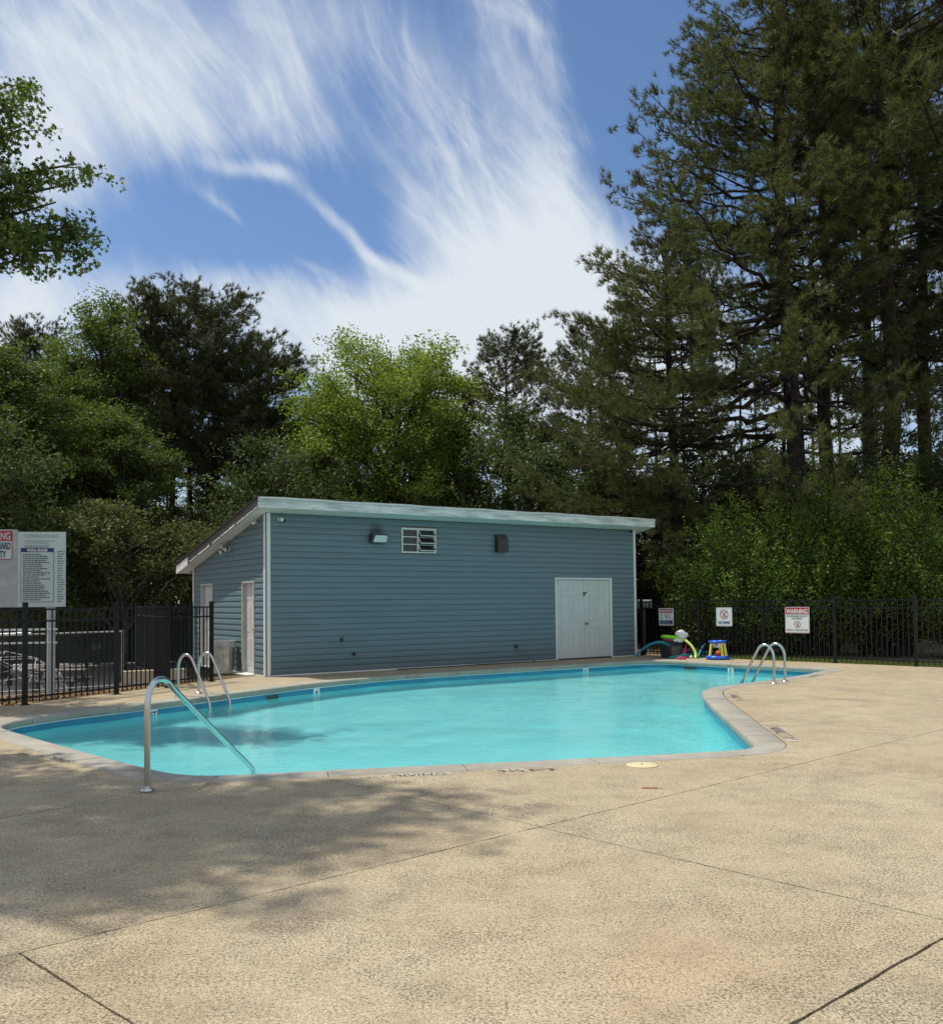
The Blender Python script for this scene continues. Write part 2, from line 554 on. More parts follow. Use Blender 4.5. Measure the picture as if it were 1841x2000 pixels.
def mat_leaf(name, c1, c2, c3, trans=0.35, rough=0.55):
    m, nt, b = new_mat(name)
    nt.nodes.remove(b)
    out = nt.nodes['Material Output']
    geo = nod(nt, "ShaderNodeNewGeometry")
    oi = nod(nt, "ShaderNodeObjectInfo").outputs['Random']
    co = nod(nt, "ShaderNodeTexCoord").outputs['Object']
    n = nod(nt, "ShaderNodeTexNoise", Vector=co, Scale=0.55, Detail=3.0).outputs[0]
    s = nod(nt, "ShaderNodeMath", operation='MULTIPLY_ADD', i0=geo.outputs['Random Per Island'], i1=0.55, i2=nod(nt, "ShaderNodeMath", operation='MULTIPLY_ADD', i0=n, i1=0.55, i2=nod(nt, "ShaderNodeMath", operation='MULTIPLY', i0=oi, i1=0.12).outputs[0]).outputs[0]).outputs[0]
    c = ramp(nt, s, [(0.25, c1), (0.58, c2), (0.90, c3)])
    d = nod(nt, "ShaderNodeBsdfPrincipled", Base_Color=c, Roughness=rough)
    d.inputs['Specular IOR Level'].default_value = 0.22
    hs = nod(nt, "ShaderNodeHueSaturation", Hue=0.485, Saturation=1.15, Value=1.5, Color=c)
    t = nod(nt, "ShaderNodeBsdfTranslucent", Color=hs.outputs[0])
    mx = nod(nt, "ShaderNodeMixShader", i0=trans, i1=d.outputs[0], i2=t.outputs[0])
    nt.links.new(mx.outputs[0], out.inputs[0])
    return m


def mat_bark(name, c1, c2):
    m, nt, b = new_mat(name)
    co = nod(nt, "ShaderNodeTexCoord").outputs['Object']
    v = nod(nt, "ShaderNodeTexVoronoi", Vector=nod(nt, "ShaderNodeMapping", Vector=co, Scale=(1, 1, 0.3)).outputs[0], Scale=11.0)
    n = nod(nt, "ShaderNodeTexNoise", Vector=co, Scale=5.0, Detail=6.0).outputs[0]
    s = nod(nt, "ShaderNodeMath", operation='MULTIPLY_ADD', i0=v.outputs['Distance'], i1=0.7, i2=nod(nt, "ShaderNodeMath", operation='MULTIPLY', i0=n, i1=0.5).outputs[0]).outputs[0]
    c = ramp(nt, s, [(0.25, c1), (0.75, c2)])
    nt.links.new(c, b.inputs['Base Color'])
    b.inputs['Roughness'].default_value = 0.9
    b.inputs['Specular IOR Level'].default_value = 0.15
    bp = nod(nt, "ShaderNodeBump", Strength=0.8, Distance=0.03, Height=s)
    nt.links.new(bp.outputs[0], b.inputs['Normal'])
    return m


def mat_water():
    m, nt, b = new_mat("pool_water")
    nt.nodes.remove(b)
    out = nt.nodes['Material Output']
    co = nod(nt, "ShaderNodeTexCoord").outputs['Object']
    n1 = nod(nt, "ShaderNodeTexNoise", Vector=co, Scale=9.0, Detail=3.0, Roughness=0.5, Distortion=0.6).outputs[0]
    n2 = nod(nt, "ShaderNodeTexNoise", Vector=co, Scale=30.0, Detail=2.0, Roughness=0.5, Distortion=0.8).outputs[0]
    patch = nod(nt, "ShaderNodeTexNoise", Vector=co, Scale=0.35, Detail=2.0).outputs[0]
    pf = nod(nt, "ShaderNodeMapRange", interpolation_type='SMOOTHSTEP', i0=patch, i1=0.40, i2=0.62, i3=0.12, i4=1.0).outputs[0]
    h = nod(nt, "ShaderNodeMath", operation='ADD', i0=nod(nt, "ShaderNodeMath", operation='MULTIPLY', i0=n1, i1=0.8).outputs[0], i1=nod(nt, "ShaderNodeMath", operation='MULTIPLY', i0=nod(nt, "ShaderNodeMath", operation='MULTIPLY', i0=n2, i1=0.95).outputs[0], i1=pf).outputs[0]).outputs[0]
    bp = nod(nt, "ShaderNodeBump", Strength=0.5, Distance=0.018, Height=h)
    fr = nod(nt, "ShaderNodeFresnel", IOR=1.333, Normal=bp.outputs[0])
    gl = nod(nt, "ShaderNodeBsdfAnisotropic", Color=(1, 1, 1, 1), Roughness=0.02, Normal=bp.outputs[0])
    WATER_MODE = 'mnee'
    if WATER_MODE == 'mnee':
        g = nod(nt, "ShaderNodeBsdfGlass", Color=(0.95, 0.997, 1.0, 1), Roughness=0.0, IOR=1.333, Normal=bp.outputs[0])
        nt.links.new(g.outputs[0], out.inputs[0])
    else:
        tr = nod(nt, "ShaderNodeBsdfTransparent", Color=(0.86, 0.985, 1.0, 1))
        mx = nod(nt, "ShaderNodeMixShader", i0=fr.outputs[0], i1=tr.outputs[0], i2=gl.outputs[0])
        nt.links.new(mx.outputs[0], out.inputs[0])
    return m


def mat_pool_paint():
    m, nt, b = new_mat("pool_plaster_paint")
    co = nod(nt, "ShaderNodeTexCoord").outputs['Object']
    n = nod(nt, "ShaderNodeTexNoise", Vector=co, Scale=0.8, Detail=5.0).outputs[0]
    c = ramp(nt, n, [(0.3, (0.26, 0.92, 0.96)), (0.7, (0.32, 0.95, 0.97))])
    nt.links.new(c, b.inputs['Base Color'])
    b.inputs['Roughness'].default_value = 0.7
    return m


def mat_worn_paint(name, col, wear=0.5, scale=30.0):
    """paint that has rubbed away in places, so the concrete shows through"""
    m, nt, b = new_mat(name)
    out = nt.nodes['Material Output']
    co = nod(nt, "ShaderNodeTexCoord").outputs['Object']
    n = nod(nt, "ShaderNodeTexNoise", Vector=co, Scale=scale, Detail=8.0, Roughness=0.75).outputs[0]
    n2 = nod(nt, "ShaderNodeTexNoise", Vector=co, Scale=scale * 0.12, Detail=2.0).outputs[0]
    s = nod(nt, "ShaderNodeMath", operation='MULTIPLY_ADD', i0=n2, i1=0.8, i2=nod(nt, "ShaderNodeMath", operation='MULTIPLY', i0=n, i1=0.8).outputs[0]).outputs[0]
    f = nod(nt, "ShaderNodeMapRange", i0=s, i1=0.55 + 0.5 * wear, i2=0.75 + 0.5 * wear, i3=1.0, i4=0.0).outputs[0]
    b.inputs['Base Color'].default_value = col + (1,)
    b.inputs['Roughness'].default_value = 0.85
    tr = nod(nt, "ShaderNodeBsdfTransparent")
    mx = nod(nt, "ShaderNodeMixShader", i0=f, i1=tr.outputs[0], i2=b.outputs[0])
    nt.links.new(mx.outputs[0], out.inputs[0])
    return m


def mat_ground():
    m, nt, b = new_mat("leaf_litter_ground")
    co = nod(nt, "ShaderNodeTexCoord").outputs['Object']
    n = nod(nt, "ShaderNodeTexNoise", Vector=co, Scale=6.0, Detail=9.0, Roughness=0.75).outputs[0]
    v = nod(nt, "ShaderNodeTexVoronoi", Vector=co, Scale=18.0)
    s = nod(nt, "ShaderNodeMath", operation='MULTIPLY_ADD', i0=v.outputs['Distance'], i1=0.35, i2=nod(nt, "ShaderNodeMath", operation='MULTIPLY', i0=n, i1=0.8).outputs[0]).outputs[0]
    c = ramp(nt, s, [(0.3, (0.035, 0.024, 0.014)), (0.5, (0.10, 0.07, 0.04)), (0.7, (0.22, 0.155, 0.085))])
    nt.links.new(c, b.inputs['Base Color'])
    b.inputs['Roughness'].default_value = 0.95
    bp = nod(nt, "ShaderNodeBump", Strength=0.8, Distance=0.03, Height=s)
    nt.links.new(bp.outputs[0], b.inputs['Normal'])
    return m


M = {}
M['deck'] = mat_deck()
M['coping'] = mat_coping()
M['siding'] = mat_siding()
M['fascia'] = mat_fascia("weathered_white_fascia", (0.70, 0.73, 0.70), (0.18, 0.22, 0.21), 0.8)
M['rake'] = mat_fascia("dark_rake_board", (0.045, 0.038, 0.034), (0.10, 0.085, 0.075), 0.8)
M['soffit'] = simple("white_vinyl_soffit", (0.66, 0.66, 0.63), 0.5, var=0.05, dirt=0.12)
M['trim'] = simple("white_trim", (0.68, 0.68, 0.65), 0.5, var=0.05, dirt=0.15, vscale=3)
M['door'] = simple("white_door_paint", (0.55, 0.55, 0.53), 0.42, var=0.04, dirt=0.10, vscale=2.5)
M['rust_jamb'] = simple("stained_jamb_paint", (0.50, 0.47, 0.42), 0.55, var=0.08, dirt=0.35, vscale=4)
M['shingle'] = simple("roof_shingle", (0.075, 0.065, 0.06), 0.95, var=0.3, vscale=25, bump=0.5, bscale=90)
M['drip'] = simple("pale_drip_edge", (0.70, 0.68, 0.66), 0.5, var=0.1, dirt=0.25)
M['black'] = simple("black_powder_coat", (0.008, 0.008, 0.009), 0.5, var=0.2, spec=0.25)
M['dark'] = simple("dark_bronze_plastic", (0.035, 0.033, 0.030), 0.5, var=0.15)
M['grey'] = simple("grey_enamel", (0.13, 0.13, 0.125), 0.6, var=0.15)
M['steel'] = simple("stainless_steel", (0.55, 0.54, 0.52), 0.24, 1.0, var=0.10, vscale=30)
M['galv'] = simple("galvanised_steel", (0.42, 0.41, 0.37), 0.42, 0.75, var=0.25, vscale=9, dirt=0.3)
M['wire'] = simple('weathered_wire', (0.10, 0.105, 0.10), 0.6, 0.3, var=0.2)
M['glass'] = simple("window_glass", (0.02, 0.025, 0.028), 0.08, var=0.2)
M['lamp_glass'] = simple("lamp_lens", (0.60, 0.62, 0.58), 0.18, var=0.2, vscale=40)
M['white'] = simple("white_plastic", (0.72, 0.72, 0.70), 0.4, var=0.05)
M['brass'] = simple("tarnished_brass", (0.38, 0.26, 0.10), 0.35, 1.0, var=0.2)
M['block'] = simple("tan_concrete_block", (0.45, 0.37, 0.25), 0.9, var=0.15, bump=0.5)
M['paint'] = mat_pool_paint()
M['band'] = simple("waterline_blue", (0.018, 0.20, 0.32), 0.3, var=0.10, vscale=3)
M['line'] = simple("white_waterline_stripe", (0.75, 0.80, 0.78), 0.4, var=0.05)
M['water'] = mat_water()
M['joint'] = simple("joint_filler", (0.035, 0.030, 0.026), 0.95, var=0.4, vscale=30)
M['teal_foam'] = simple("teal_foam", (0.006, 0.20, 0.24), 0.6, var=0.1)
M['lime_foam'] = simple("lime_foam", (0.62, 0.78, 0.16), 0.6, var=0.08)
M['green_plastic'] = simple("bright_green_vinyl", (0.22, 0.62, 0.02), 0.4, var=0.08)
M['pink'] = simple("pink_vinyl", (0.62, 0.03, 0.18), 0.4, var=0.12)
M['blue'] = simple("royal_blue_vinyl", (0.01, 0.10, 0.55), 0.32, var=0.1)
M['yellow'] = simple("yellow_vinyl", (0.72, 0.68, 0.09), 0.35, var=0.1)
M['orange'] = simple("orange_rubber", (0.72, 0.12, 0.02), 0.5, var=0.1)
M['bin'] = simple("dark_grey_bin_plastic", (0.028, 0.030, 0.032), 0.4, var=0.12)
M['bin_panel'] = simple("grey_bin_panel", (0.12, 0.115, 0.11), 0.5, var=0.12)
M['red_print'] = simple("red_sign_print", (0.42, 0.008, 0.03), 0.4, var=0.05)
M['black_print'] = simple("black_sign_print", (0.012, 0.014, 0.018), 0.4, var=0.05)
M['blue_print'] = simple("navy_sign_print", (0.012, 0.02, 0.10), 0.4, var=0.05)
M['grey_print'] = simple("faded_sign_print", (0.10, 0.13, 0.16), 0.5, var=0.3)
M['board'] = simple("faded_white_board", (0.52, 0.58, 0.56), 0.5, var=0.08, dirt=0.15, vscale=2)
M['greypost'] = simple("weathered_white_post", (0.42, 0.42, 0.42), 0.7, var=0.12, dirt=0.2)
M['worn_black'] = mat_worn_paint("worn_black_paint", (0.05, 0.048, 0.045), 0.30)
M['worn_white'] = mat_worn_paint("worn_white_paint", (0.55, 0.52, 0.46), 0.12, 14.0)
M['rust'] = mat_worn_paint("rust_stain", (0.26, 0.065, 0.015), 0.25, 22.0)
M['lid'] = simple("cream_skimmer_lid", (0.58, 0.50, 0.30), 0.6, var=0.1)
M['hose'] = simple("green_garden_hose", (0.10, 0.13, 0.05), 0.5, var=0.2)
M['ground'] = mat_ground()
M['gravel'] = simple("grey_playground_gravel", (0.40, 0.36, 0.34), 0.95, var=0.35, vscale=14, bump=0.8, bscale=30)
M['windscreen'] = simple("green_windscreen", (0.018, 0.065, 0.06), 0.8, var=0.15)
M['green_slide'] = simple("dark_green_slide_plastic", (0.01, 0.085, 0.065), 0.35, var=0.1)
M['table_wood'] = simple("weathered_table_wood", (0.10, 0.085, 0.07), 0.85, var=0.25)
M['grassm'] = mat_leaf("grass_blade", (0.045, 0.075, 0.015), (0.10, 0.15, 0.035), (0.20, 0.22, 0.07), 0.3)
M['pine'] = mat_leaf("pine_needle", (0.040, 0.056, 0.018), (0.082, 0.104, 0.032), (0.150, 0.165, 0.058), 0.26, 0.5)
M['pine_far'] = mat_leaf("pine_needle_dark", (0.034, 0.048, 0.020), (0.066, 0.084, 0.032), (0.120, 0.132, 0.054), 0.24, 0.5)
M['leafA'] = mat_leaf("broad_leaf_bright", (0.080, 0.135, 0.020), (0.155, 0.230, 0.042), (0.24, 0.32, 0.080), 0.42)
M['leafB'] = mat_leaf("broad_leaf_mid", (0.038, 0.072, 0.015), (0.080, 0.126, 0.029), (0.155, 0.205, 0.058), 0.36)
M['leafC'] = mat_leaf("broad_leaf_dark", (0.026, 0.048, 0.013), (0.050, 0.082, 0.022), (0.098, 0.135, 0.044), 0.32)
M['leafD'] = mat_leaf("olive_leaf", (0.036, 0.050, 0.014), (0.068, 0.086, 0.024), (0.130, 0.145, 0.046), 0.34)
M['bush'] = mat_leaf("hedge_leaf", (0.052, 0.100, 0.016), (0.105, 0.172, 0.027), (0.18, 0.25, 0.055), 0.36, 0.45)
M['bark'] = mat_bark("pine_bark", (0.014, 0.011, 0.009), (0.052, 0.040, 0.032))
M['bark2'] = mat_bark("grey_bark", (0.028, 0.024, 0.020), (0.095, 0.082, 0.068))


def text(body, size, origin, xdir, ydir, mat, parent, name='lettering', sx=1.0, align='CENTER', thick=0.0, space=1.0):
    """flat lettering: origin is the anchor on the baseline, xdir the reading direction, ydir up the letters"""
    cu = bpy.data.curves.new(name, 'FONT')
    cu.body = body
    cu.size = size
    cu.align_x = align
    cu.offset = thick
    cu.space_character = space
    cu.materials.append(mat)
    tmp = bpy.data.objects.new(name, cu)
    me = bpy.data.meshes.new_from_object(tmp)
    bpy.data.objects.remove(tmp)
    bpy.data.curves.remove(cu)
    o = bpy.data.objects.new(name, me)
    COL.objects.link(o)
    x = Vector([float(c) for c in xdir]).normalized()
    y = Vector([float(c) for c in ydir]).normalized()
    z = x.cross(y)
    mt = Matrix((x * sx, y, z)).transposed().to_4x4()
    org = Vector([float(c) for c in origin])
    q = parent
    while q is not None:
        org = org - q.matrix_basis.translation
        q = q.parent
    mt.translation = org
    o.parent = parent
    o.matrix_local = mt
    return o


# ------------------------------------------------------------------ pool outline
inner_pts = [(-5.98, 11.79), (-6.12, 12.20), (-6.08, 12.66), (-5.80, 13.32), (-5.18, 14.25), (-4.40, 15.48), (-3.20, 17.55), (-1.81, 19.25), (-0.73, 20.08), (0.67, 21.02),
             (2.75, 22.40), (4.00, 23.22), (4.45, 23.45), (4.95, 23.35), (5.60, 22.62), (6.50, 21.56), (7.35, 20.60), (7.62, 20.22), (7.62, 19.90), (7.35, 19.50), (6.21, 18.13), (5.22, 17.17),
             (4.31, 16.31), (3.96, 15.78), (3.74, 15.11), (3.53, 13.90), (3.26, 11.90), (3.04, 10.25), (2.98, 9.86), (2.83, 9.58), (2.50, 9.43), (1.10, 9.09), (0.01, 8.86), (-1.54, 8.55),
             (-2.05, 8.42), (-2.45, 8.40), (-2.72, 8.50), (-2.98, 8.70), (-3.77, 9.46), (-4.63, 10.34), (-5.39, 11.14)]
# the spline is resampled evenly
_sp = spline([np.array(p) for p in inner_pts], 16, closed=True)


def resample(poly, step):
    p = np.array(poly + [poly[0]])
    d = np.r_[0, np.cumsum(np.linalg.norm(np.diff(p, axis=0), axis=1))]
    n = int(d[-1] / step)
    t = np.linspace(0, d[-1], n, endpoint=False)
    return np.c_[np.interp(t, d, p[:, 0]), np.interp(t, d, p[:, 1])], d[-1]


INNER, PERIM = resample(_sp, 0.09)


def area(p):
    return 0.5 * np.sum(p[:, 0] * np.roll(p[:, 1], -1) - np.roll(p[:, 0], -1) * p[:, 1])


if area(INNER) < 0:
    INNER = INNER[::-1].copy()
_t = np.roll(INNER, -2, 0) - np.roll(INNER, 2, 0)
_t /= np.linalg.norm(_t, axis=1)[:, None]
NORM = np.c_[_t[:, 1], -_t[:, 0]]                         # outward for a counter-clockwise outline


def offset(d):
    q = INNER + NORM * d
    if d < 0.1:
        return q
    for _ in range(3):
        q = (np.roll(q, 1, 0) + 2 * q + np.roll(q, -1, 0)) / 4
    # drop the tangles an outward offset makes at the inward corner
    keep = []
    for i in range(len(q)):
        dd = np.min(np.hypot(INNER[:, 0] - q[i, 0], INNER[:, 1] - q[i, 1]))
        if dd > d * 0.93:
            keep.append(q[i])
    return np.array(keep)


def inside(poly, x, y):
    """vectorised even-odd test"""
    x = np.asarray(x)
    y = np.asarray(y)
    res = np.zeros(x.shape, bool)
    px, py = poly[:, 0], poly[:, 1]
    qx, qy = np.roll(px, -1), np.roll(py, -1)
    for a, b, c, d in zip(px, py, qx, qy):
        cond = (b > y) != (d > y)
        if b != d:
            xi = (c - a) * (y - b) / (d - b) + a
            res ^= cond & (x < xi)
    return res


COPW = 0.33
OUTER = offset(COPW + 0.011)

# ------------------------------------------------------------------ terrain
LF = [np.array(p) for p in [(-15.2, -3.0), (-9.62, 9.36), (-8.80, 11.0), (-7.90, 12.72), (-6.98, 14.43), (-6.16, 16.01), (-5.65, 17.18), (-5.20, 18.44)]]   # left fence posts


def ground_h(x, y):
    """ground level beyond the deck: it falls away towards the playground"""
    x = np.asarray(x, float)
    y = np.asarray(y, float)
    d = np.clip((-(x + 6.0) * 0.55 + (y - 17.5) * 0.75) / 11.0, 0, 1) * (np.clip((-x - 2.0) / 4.0, 0, 1))
    d = np.where(y > 17.0, d, 0)
    d = d * d * (3 - 2 * d)
    return -0.10 - 0.95 * d


def sheet(name, xs, ys, mat, dz=0.0, mask=None, kind='structure'):
    X, Y = np.meshgrid(xs, ys)
    Z = ground_h(X, Y) + dz
    vs = np.c_[X.ravel(), Y.ravel(), Z.ravel()]
    nx = len(xs)
    fs = []
    for j in range(len(ys) - 1):
        for i in range(nx - 1):
            if mask is None or mask((xs[i] + xs[i + 1]) / 2, (ys[j] + ys[j + 1]) / 2):
                fs.append((j * nx + i, j * nx + i + 1, (j + 1) * nx + i + 1, (j + 1) * nx + i))
    me = bpy.data.meshes.new(name)
    me.from_pydata([tuple(v) for v in vs], [], fs)
    me.materials.append(mat)
    me.polygons.foreach_set('use_smooth', [True] * len(me.polygons))
    o = bpy.data.objects.new(name, me)
    COL.objects.link(o)
    o['kind'] = kind
    return o


def axis(lo, hi, step, far):
    a = list(np.arange(lo, hi + 1e-6, step))
    return np.array([-far, -far / 3, lo - 20] + a + [hi + 20, far / 3, far])


_pool_far = offset(0.25)
sheet('ground', axis(-42, 30, 1.0, 900), axis(-10, 66, 1.0, 900), M['ground'],
      mask=lambda x, y: not (-7.5 < x < 9.0 and 7.0 < y < 25.0))
sheet('playground_gravel', np.arange(-40, -3.9, 1.0), np.arange(19, 55, 1.0), M['gravel'], 0.012,
      mask=lambda x, y: (x < -8.4 - 0.15 * (y - 19)) and y > 19)

# ------------------------------------------------------------------ pool shell and water
WZ = -0.185


def loopstrip(poly, levels):
    n = len(poly)
    mb = MB()
    vs = [(p[0], p[1], z) for z in levels for p in poly]
    fs = [(k * n + i, k * n + (i + 1) % n, (k + 1) * n + (i + 1) % n, (k + 1) * n + i) for k in range(len(levels) - 1) for i in range(n)]
    return mb.add(vs, fs)


wall_poly = offset(0.025)
pool = empty('swimming_pool', (0, 12, -1.2), 'angular outdoor swimming pool of bright turquoise water with grey coping', 'pool')
w = loopstrip(wall_poly, [-0.25, -0.6, -1.12]).build('pool_wall', M['paint'], pool)
loopstrip(wall_poly, [-0.092, -0.104]).build('white_stripe', M['line'], pool)
loopstrip(offset(0.022), [-0.104, -0.25]).build('waterline_band', M['band'], pool)
fl = MB()
fl.add([(p[0], p[1], -1.12) for p in wall_poly], [tuple(range(len(wall_poly)))])
flo = fl.build('pool_floor', M['paint'], pool)
bm = bmesh.new()
bm.from_mesh(flo.data)
bmesh.ops.triangulate(bm, faces=bm.faces)
bm.to_mesh(flo.data)
bm.free()

# water: a fine grid that tucks under the coping, with real low waves
st = 0.07
gx = np.arange(-6.6, 8.1, st)
gy = np.arange(8.0, 23.9, st)
GX, GY = np.meshgrid(gx, gy)
wp = offset(0.06)
cx_, cy_ = (GX[:-1, :-1] + st / 2), (GY[:-1, :-1] + st / 2)
ok = inside(wp, cx_.ravel(), cy_.ravel()).reshape(cx_.shape)
rs = np.random.RandomState(3)
GZ = np.zeros_like(GX)
for _ in range(26):
    lam = rs.uniform(0.30, 1.9)
    an = rs.uniform(0, 2 * math.pi)
    GZ += 0.0009 * lam ** 1.0 * np.sin(2 * math.pi / lam * (GX * math.cos(an) + GY * math.sin(an)) + rs.uniform(0, 6.28))
idx = -np.ones(GX.shape, int)
use = np.zeros(GX.shape, bool)
use[:-1, :-1] |= ok
use[1:, :-1] |= ok
use[:-1, 1:] |= ok
use[1:, 1:] |= ok
idx[use] = np.arange(use.sum())
vs = np.c_[GX[use], GY[use] - 12.0, WZ + GZ[use] + 1.2]
J, I = np.nonzero(ok)
faces = np.c_[idx[J, I], idx[J, I + 1], idx[J + 1, I + 1], idx[J + 1, I]]


def np_mesh(name, verts, faces, mat, smooth=False):
    k = faces.shape[1]
    me = bpy.data.meshes.new(name)
    me.vertices.add(len(verts))
    me.vertices.foreach_set('co', np.ascontiguousarray(verts, dtype=np.float32).ravel())
    me.loops.add(faces.size)
    me.loops.foreach_set('vertex_index', np.ascontiguousarray(faces, dtype=np.int32).ravel())
    me.polygons.add(len(faces))
    me.polygons.foreach_set('loop_start', np.arange(0, faces.size, k, dtype=np.int32))
    me.polygons.foreach_set('loop_total', np.full(len(faces), k, dtype=np.int32))
    if smooth:
        me.polygons.foreach_set('use_smooth', np.ones(len(faces), bool))
    me.materials.append(mat)
    me.update(calc_edges=True)
    return me


wo = bpy.data.objects.new('water_surface', np_mesh('water_surface', vs, faces, M['water'], True))
COL.objects.link(wo)
wo.parent = pool
wo.cycles.is_caustics_caster = True
for _o in (w, flo):
    _o.cycles.is_caustics_receiver = True

# coping: one stone after another round the edge
sect = [(0.022, -0.092), (0.004, -0.080), (0.0, -0.060), (0.0, -0.030), (0.006, -0.010), (0.020, 0.001), (0.045, 0.006), (COPW - 0.012, 0.006), (COPW, -0.004), (COPW, -0.09)]
n_in = len(INNER)
OUTN = INNER + NORM * COPW
# smooth the outer line so that stones stay sane at the inward corner
for _ in range(30):
    sm = (np.roll(OUTN, 1, 0) + 2 * OUTN + np.roll(OUTN, -1, 0)) / 4
    dd = sm - INNER
    OUTN = INNER + dd / np.linalg.norm(dd, axis=1)[:, None] * COPW
DIR = (OUTN - INNER) / COPW
pos = 4
joints = []
while pos < n_in - 8:
    joints.append(pos)
    pos += rng.choice([14, 15, 16, 17])
for a_, b_ in zip(joints, joints[1:] + [joints[0] + n_in]):
    if b_ - a_ < 3:
        continue
    mb = MB()
    ids = list(range(a_, b_ + 1))
    dzr = rng.uniform(-0.002, 0.002)
    ns = len(sect)
    vs_ = []
    for q, i in enumerate(ids):
        p = INNER[i % n_in].copy()
        d = DIR[i % n_in]
        if q == 0:
            p = p + (INNER[(i + 1) % n_in] - p) * 0.05
        if q == len(ids) - 1:
            p = p + (INNER[(i - 1) % n_in] - p) * 0.05
        for (o_, z_) in sect:
            vs_.append((p[0] + d[0] * o_, p[1] + d[1] * o_, z_ + dzr))
    fs_ = [(q * ns + k, (q + 1) * ns + k, (q + 1) * ns + k + 1, q * ns + k + 1) for q in range(len(ids) - 1) for k in range(ns - 1)]
    fs_ += [(q * ns + ns - 1, (q + 1) * ns + ns - 1, (q + 1) * ns, q * ns) for q in range(len(ids) - 1)]
    fs_ += [tuple(range(ns)), tuple((len(ids) - 1) * ns + k for k in range(ns - 1, -1, -1))]
    mb.add(vs_, fs_)
    mb.build('coping_stone', M['coping'], pool, smooth=True)

# ------------------------------------------------------------------ deck slabs, cut along the joints of the photograph
FENCE_R0 = np.array([9.85, 20.53])
FR_DIR = np.array([-0.70, 0.714])


def clip(poly, p, d, side):
    """keep the part of a convex polygon on the left (side=1) or right (-1) of the line p + t d"""
    n = np.array([-d[1], d[0]]) * side
    out = []
    for i in range(len(poly)):
        a, b = poly[i], poly[(i + 1) % len(poly)]
        da, db = np.dot(a - p, n), np.dot(b - p, n)
        if da >= 0:
            out.append(a)
        if (da >= 0) != (db >= 0):
            out.append(a + (b - a) * da / (da - db))
    return out


def LN(a, b):
    a, b = G(*a), G(*b)
    d = b - a
    return a, d / np.linalg.norm(d)


def split(cells, line, gap, test=None):
    p, d = line
    n = np.array([-d[1], d[0]])
    out = []
    for c in cells:
        if test is not None and not test(np.mean(c, axis=0)):
            out.append(c)
            continue
        a = clip(c, p + n * gap / 2, d, 1)
        b = clip(c, p - n * gap / 2, d, -1)
        out += [q for q in (a, b) if len(q) > 2 and abs(area(np.array(q))) > 0.02]
    return out


far_r = FENCE_R0 + np.array([0.03, 0.03]) - FR_DIR * 14
far_l = FENCE_R0 + np.array([0.03, 0.03]) + FR_DIR * 7.9
base_poly = [np.array(p) for p in [(-15.6, -4.0), (22.0, -6.0)]] + [far_r, far_l, np.array([-1.0, 27.5]), np.array([-6.6, 23.2]), np.array([-4.92, 18.9])]
left_line = (np.array([-5.26, 18.30]), np.array([-1.78, -3.87]) / np.linalg.norm([-1.78, -3.87]))
# two convex halves: near the left fence and the rest
big = [np.array(p) for p in [(-15.3, -4.0), (22.0, -6.0)]] + [far_r, far_l, np.array([0.5, 28.2]), np.array([-6.9, 23.9])]
big = clip(big, left_line[0] + np.array([-0.10, 0.0]), left_line[1], 1)
if len(big) < 3:
    big = clip([np.array(p) for p in [(-15.3, -4.0), (22.0, -6.0)]] + [far_r, far_l, np.array([0.5, 28.2]), np.array([-6.9, 23.9])], left_line[0] + np.array([-0.10, 0.0]), left_line[1], -1)
J2 = LN((37, 1861), (1841, 1424))
J2d = J2[1]


def side(line, c):
    p, d = line
    return (c[0] - p[0]) * -d[1] + (c[1] - p[1]) * d[0]


cells = split([big], J2, 0.011)
near = [c for c in cells if side(J2, np.mean(c, axis=0)) < 0]
far = [c for c in cells if side(J2, np.mean(c, axis=0)) >= 0]
J5 = LN((37, 1861), (259, 2000))
near = split(near, J5, 0.012)
J3 = (G(1028, 1610), G(1841, 1796) - G(1028, 1610))
J3 = (J3[0], J3[1] / np.linalg.norm(J3[1]))
near = split(near, J3, 0.012, lambda c: side(J5, c) * side(J5, G(1400, 1800)) > 0)
J4 = LN((1547, 2000), (1841, 1832))
near = split(near, J4, 0.017, lambda c: side(J3, c) * side(J3, G(900, 1900)) > 0 and side(J5, c) * side(J5, G(900, 1900)) > 0)
J11 = LN((1562, 1490), (1841, 1529))
near = split(near, J11, 0.006, lambda c: side(J3, c) * side(J3, G(1600, 1500)) > 0 and side(J5, c) * side(J5, G(1600, 1500)) > 0)
# far side of the long joint: through the pool
PL = (np.array([0.6, 15.0]), J2d)
far = split(far, PL, 0.004)
lo_ = [c for c in far if side(PL, np.mean(c, axis=0)) < 0]
hi_ = [c for c in far if side(PL, np.mean(c, axis=0)) >= 0]
J3a = LN((632, 1519), (1024, 1607))
lo_ = split(lo_, J3a, 0.012)
J1 = LN((0, 1598), (414, 1530))
lo_ = split(lo_, J1, 0.013, lambda c: side(J3a, c) * side(J3a, G(200, 1600)) > 0)
J10 = (G(1716, 1426), -J3a[1])
lo_ = split(lo_, J10, 0.005, lambda c: side(J3a, c) * side(J3a, G(1700, 1440)) > 0)
J7 = LN((1448, 1381), (1841, 1328))
lo_ = split(lo_, J7, 0.008, lambda c: side(J3a, c) * side(J3a, G(1700, 1440)) > 0)
J8 = LN((1508, 1357), (1841, 1381))
lo_ = split(lo_, J8, 0.006, lambda c: side(J3a, c) * side(J3a, G(1700, 1440)) > 0 and side(J7, c) * side(J7, G(1700, 1370)) > 0)
Jf = (G(1300, 1290), np.array([-0.5588, 0.8293]))
hi_ = split(hi_, Jf, 0.008)
Jg = (G(700, 1320), np.array([-0.5588, 0.8293]))
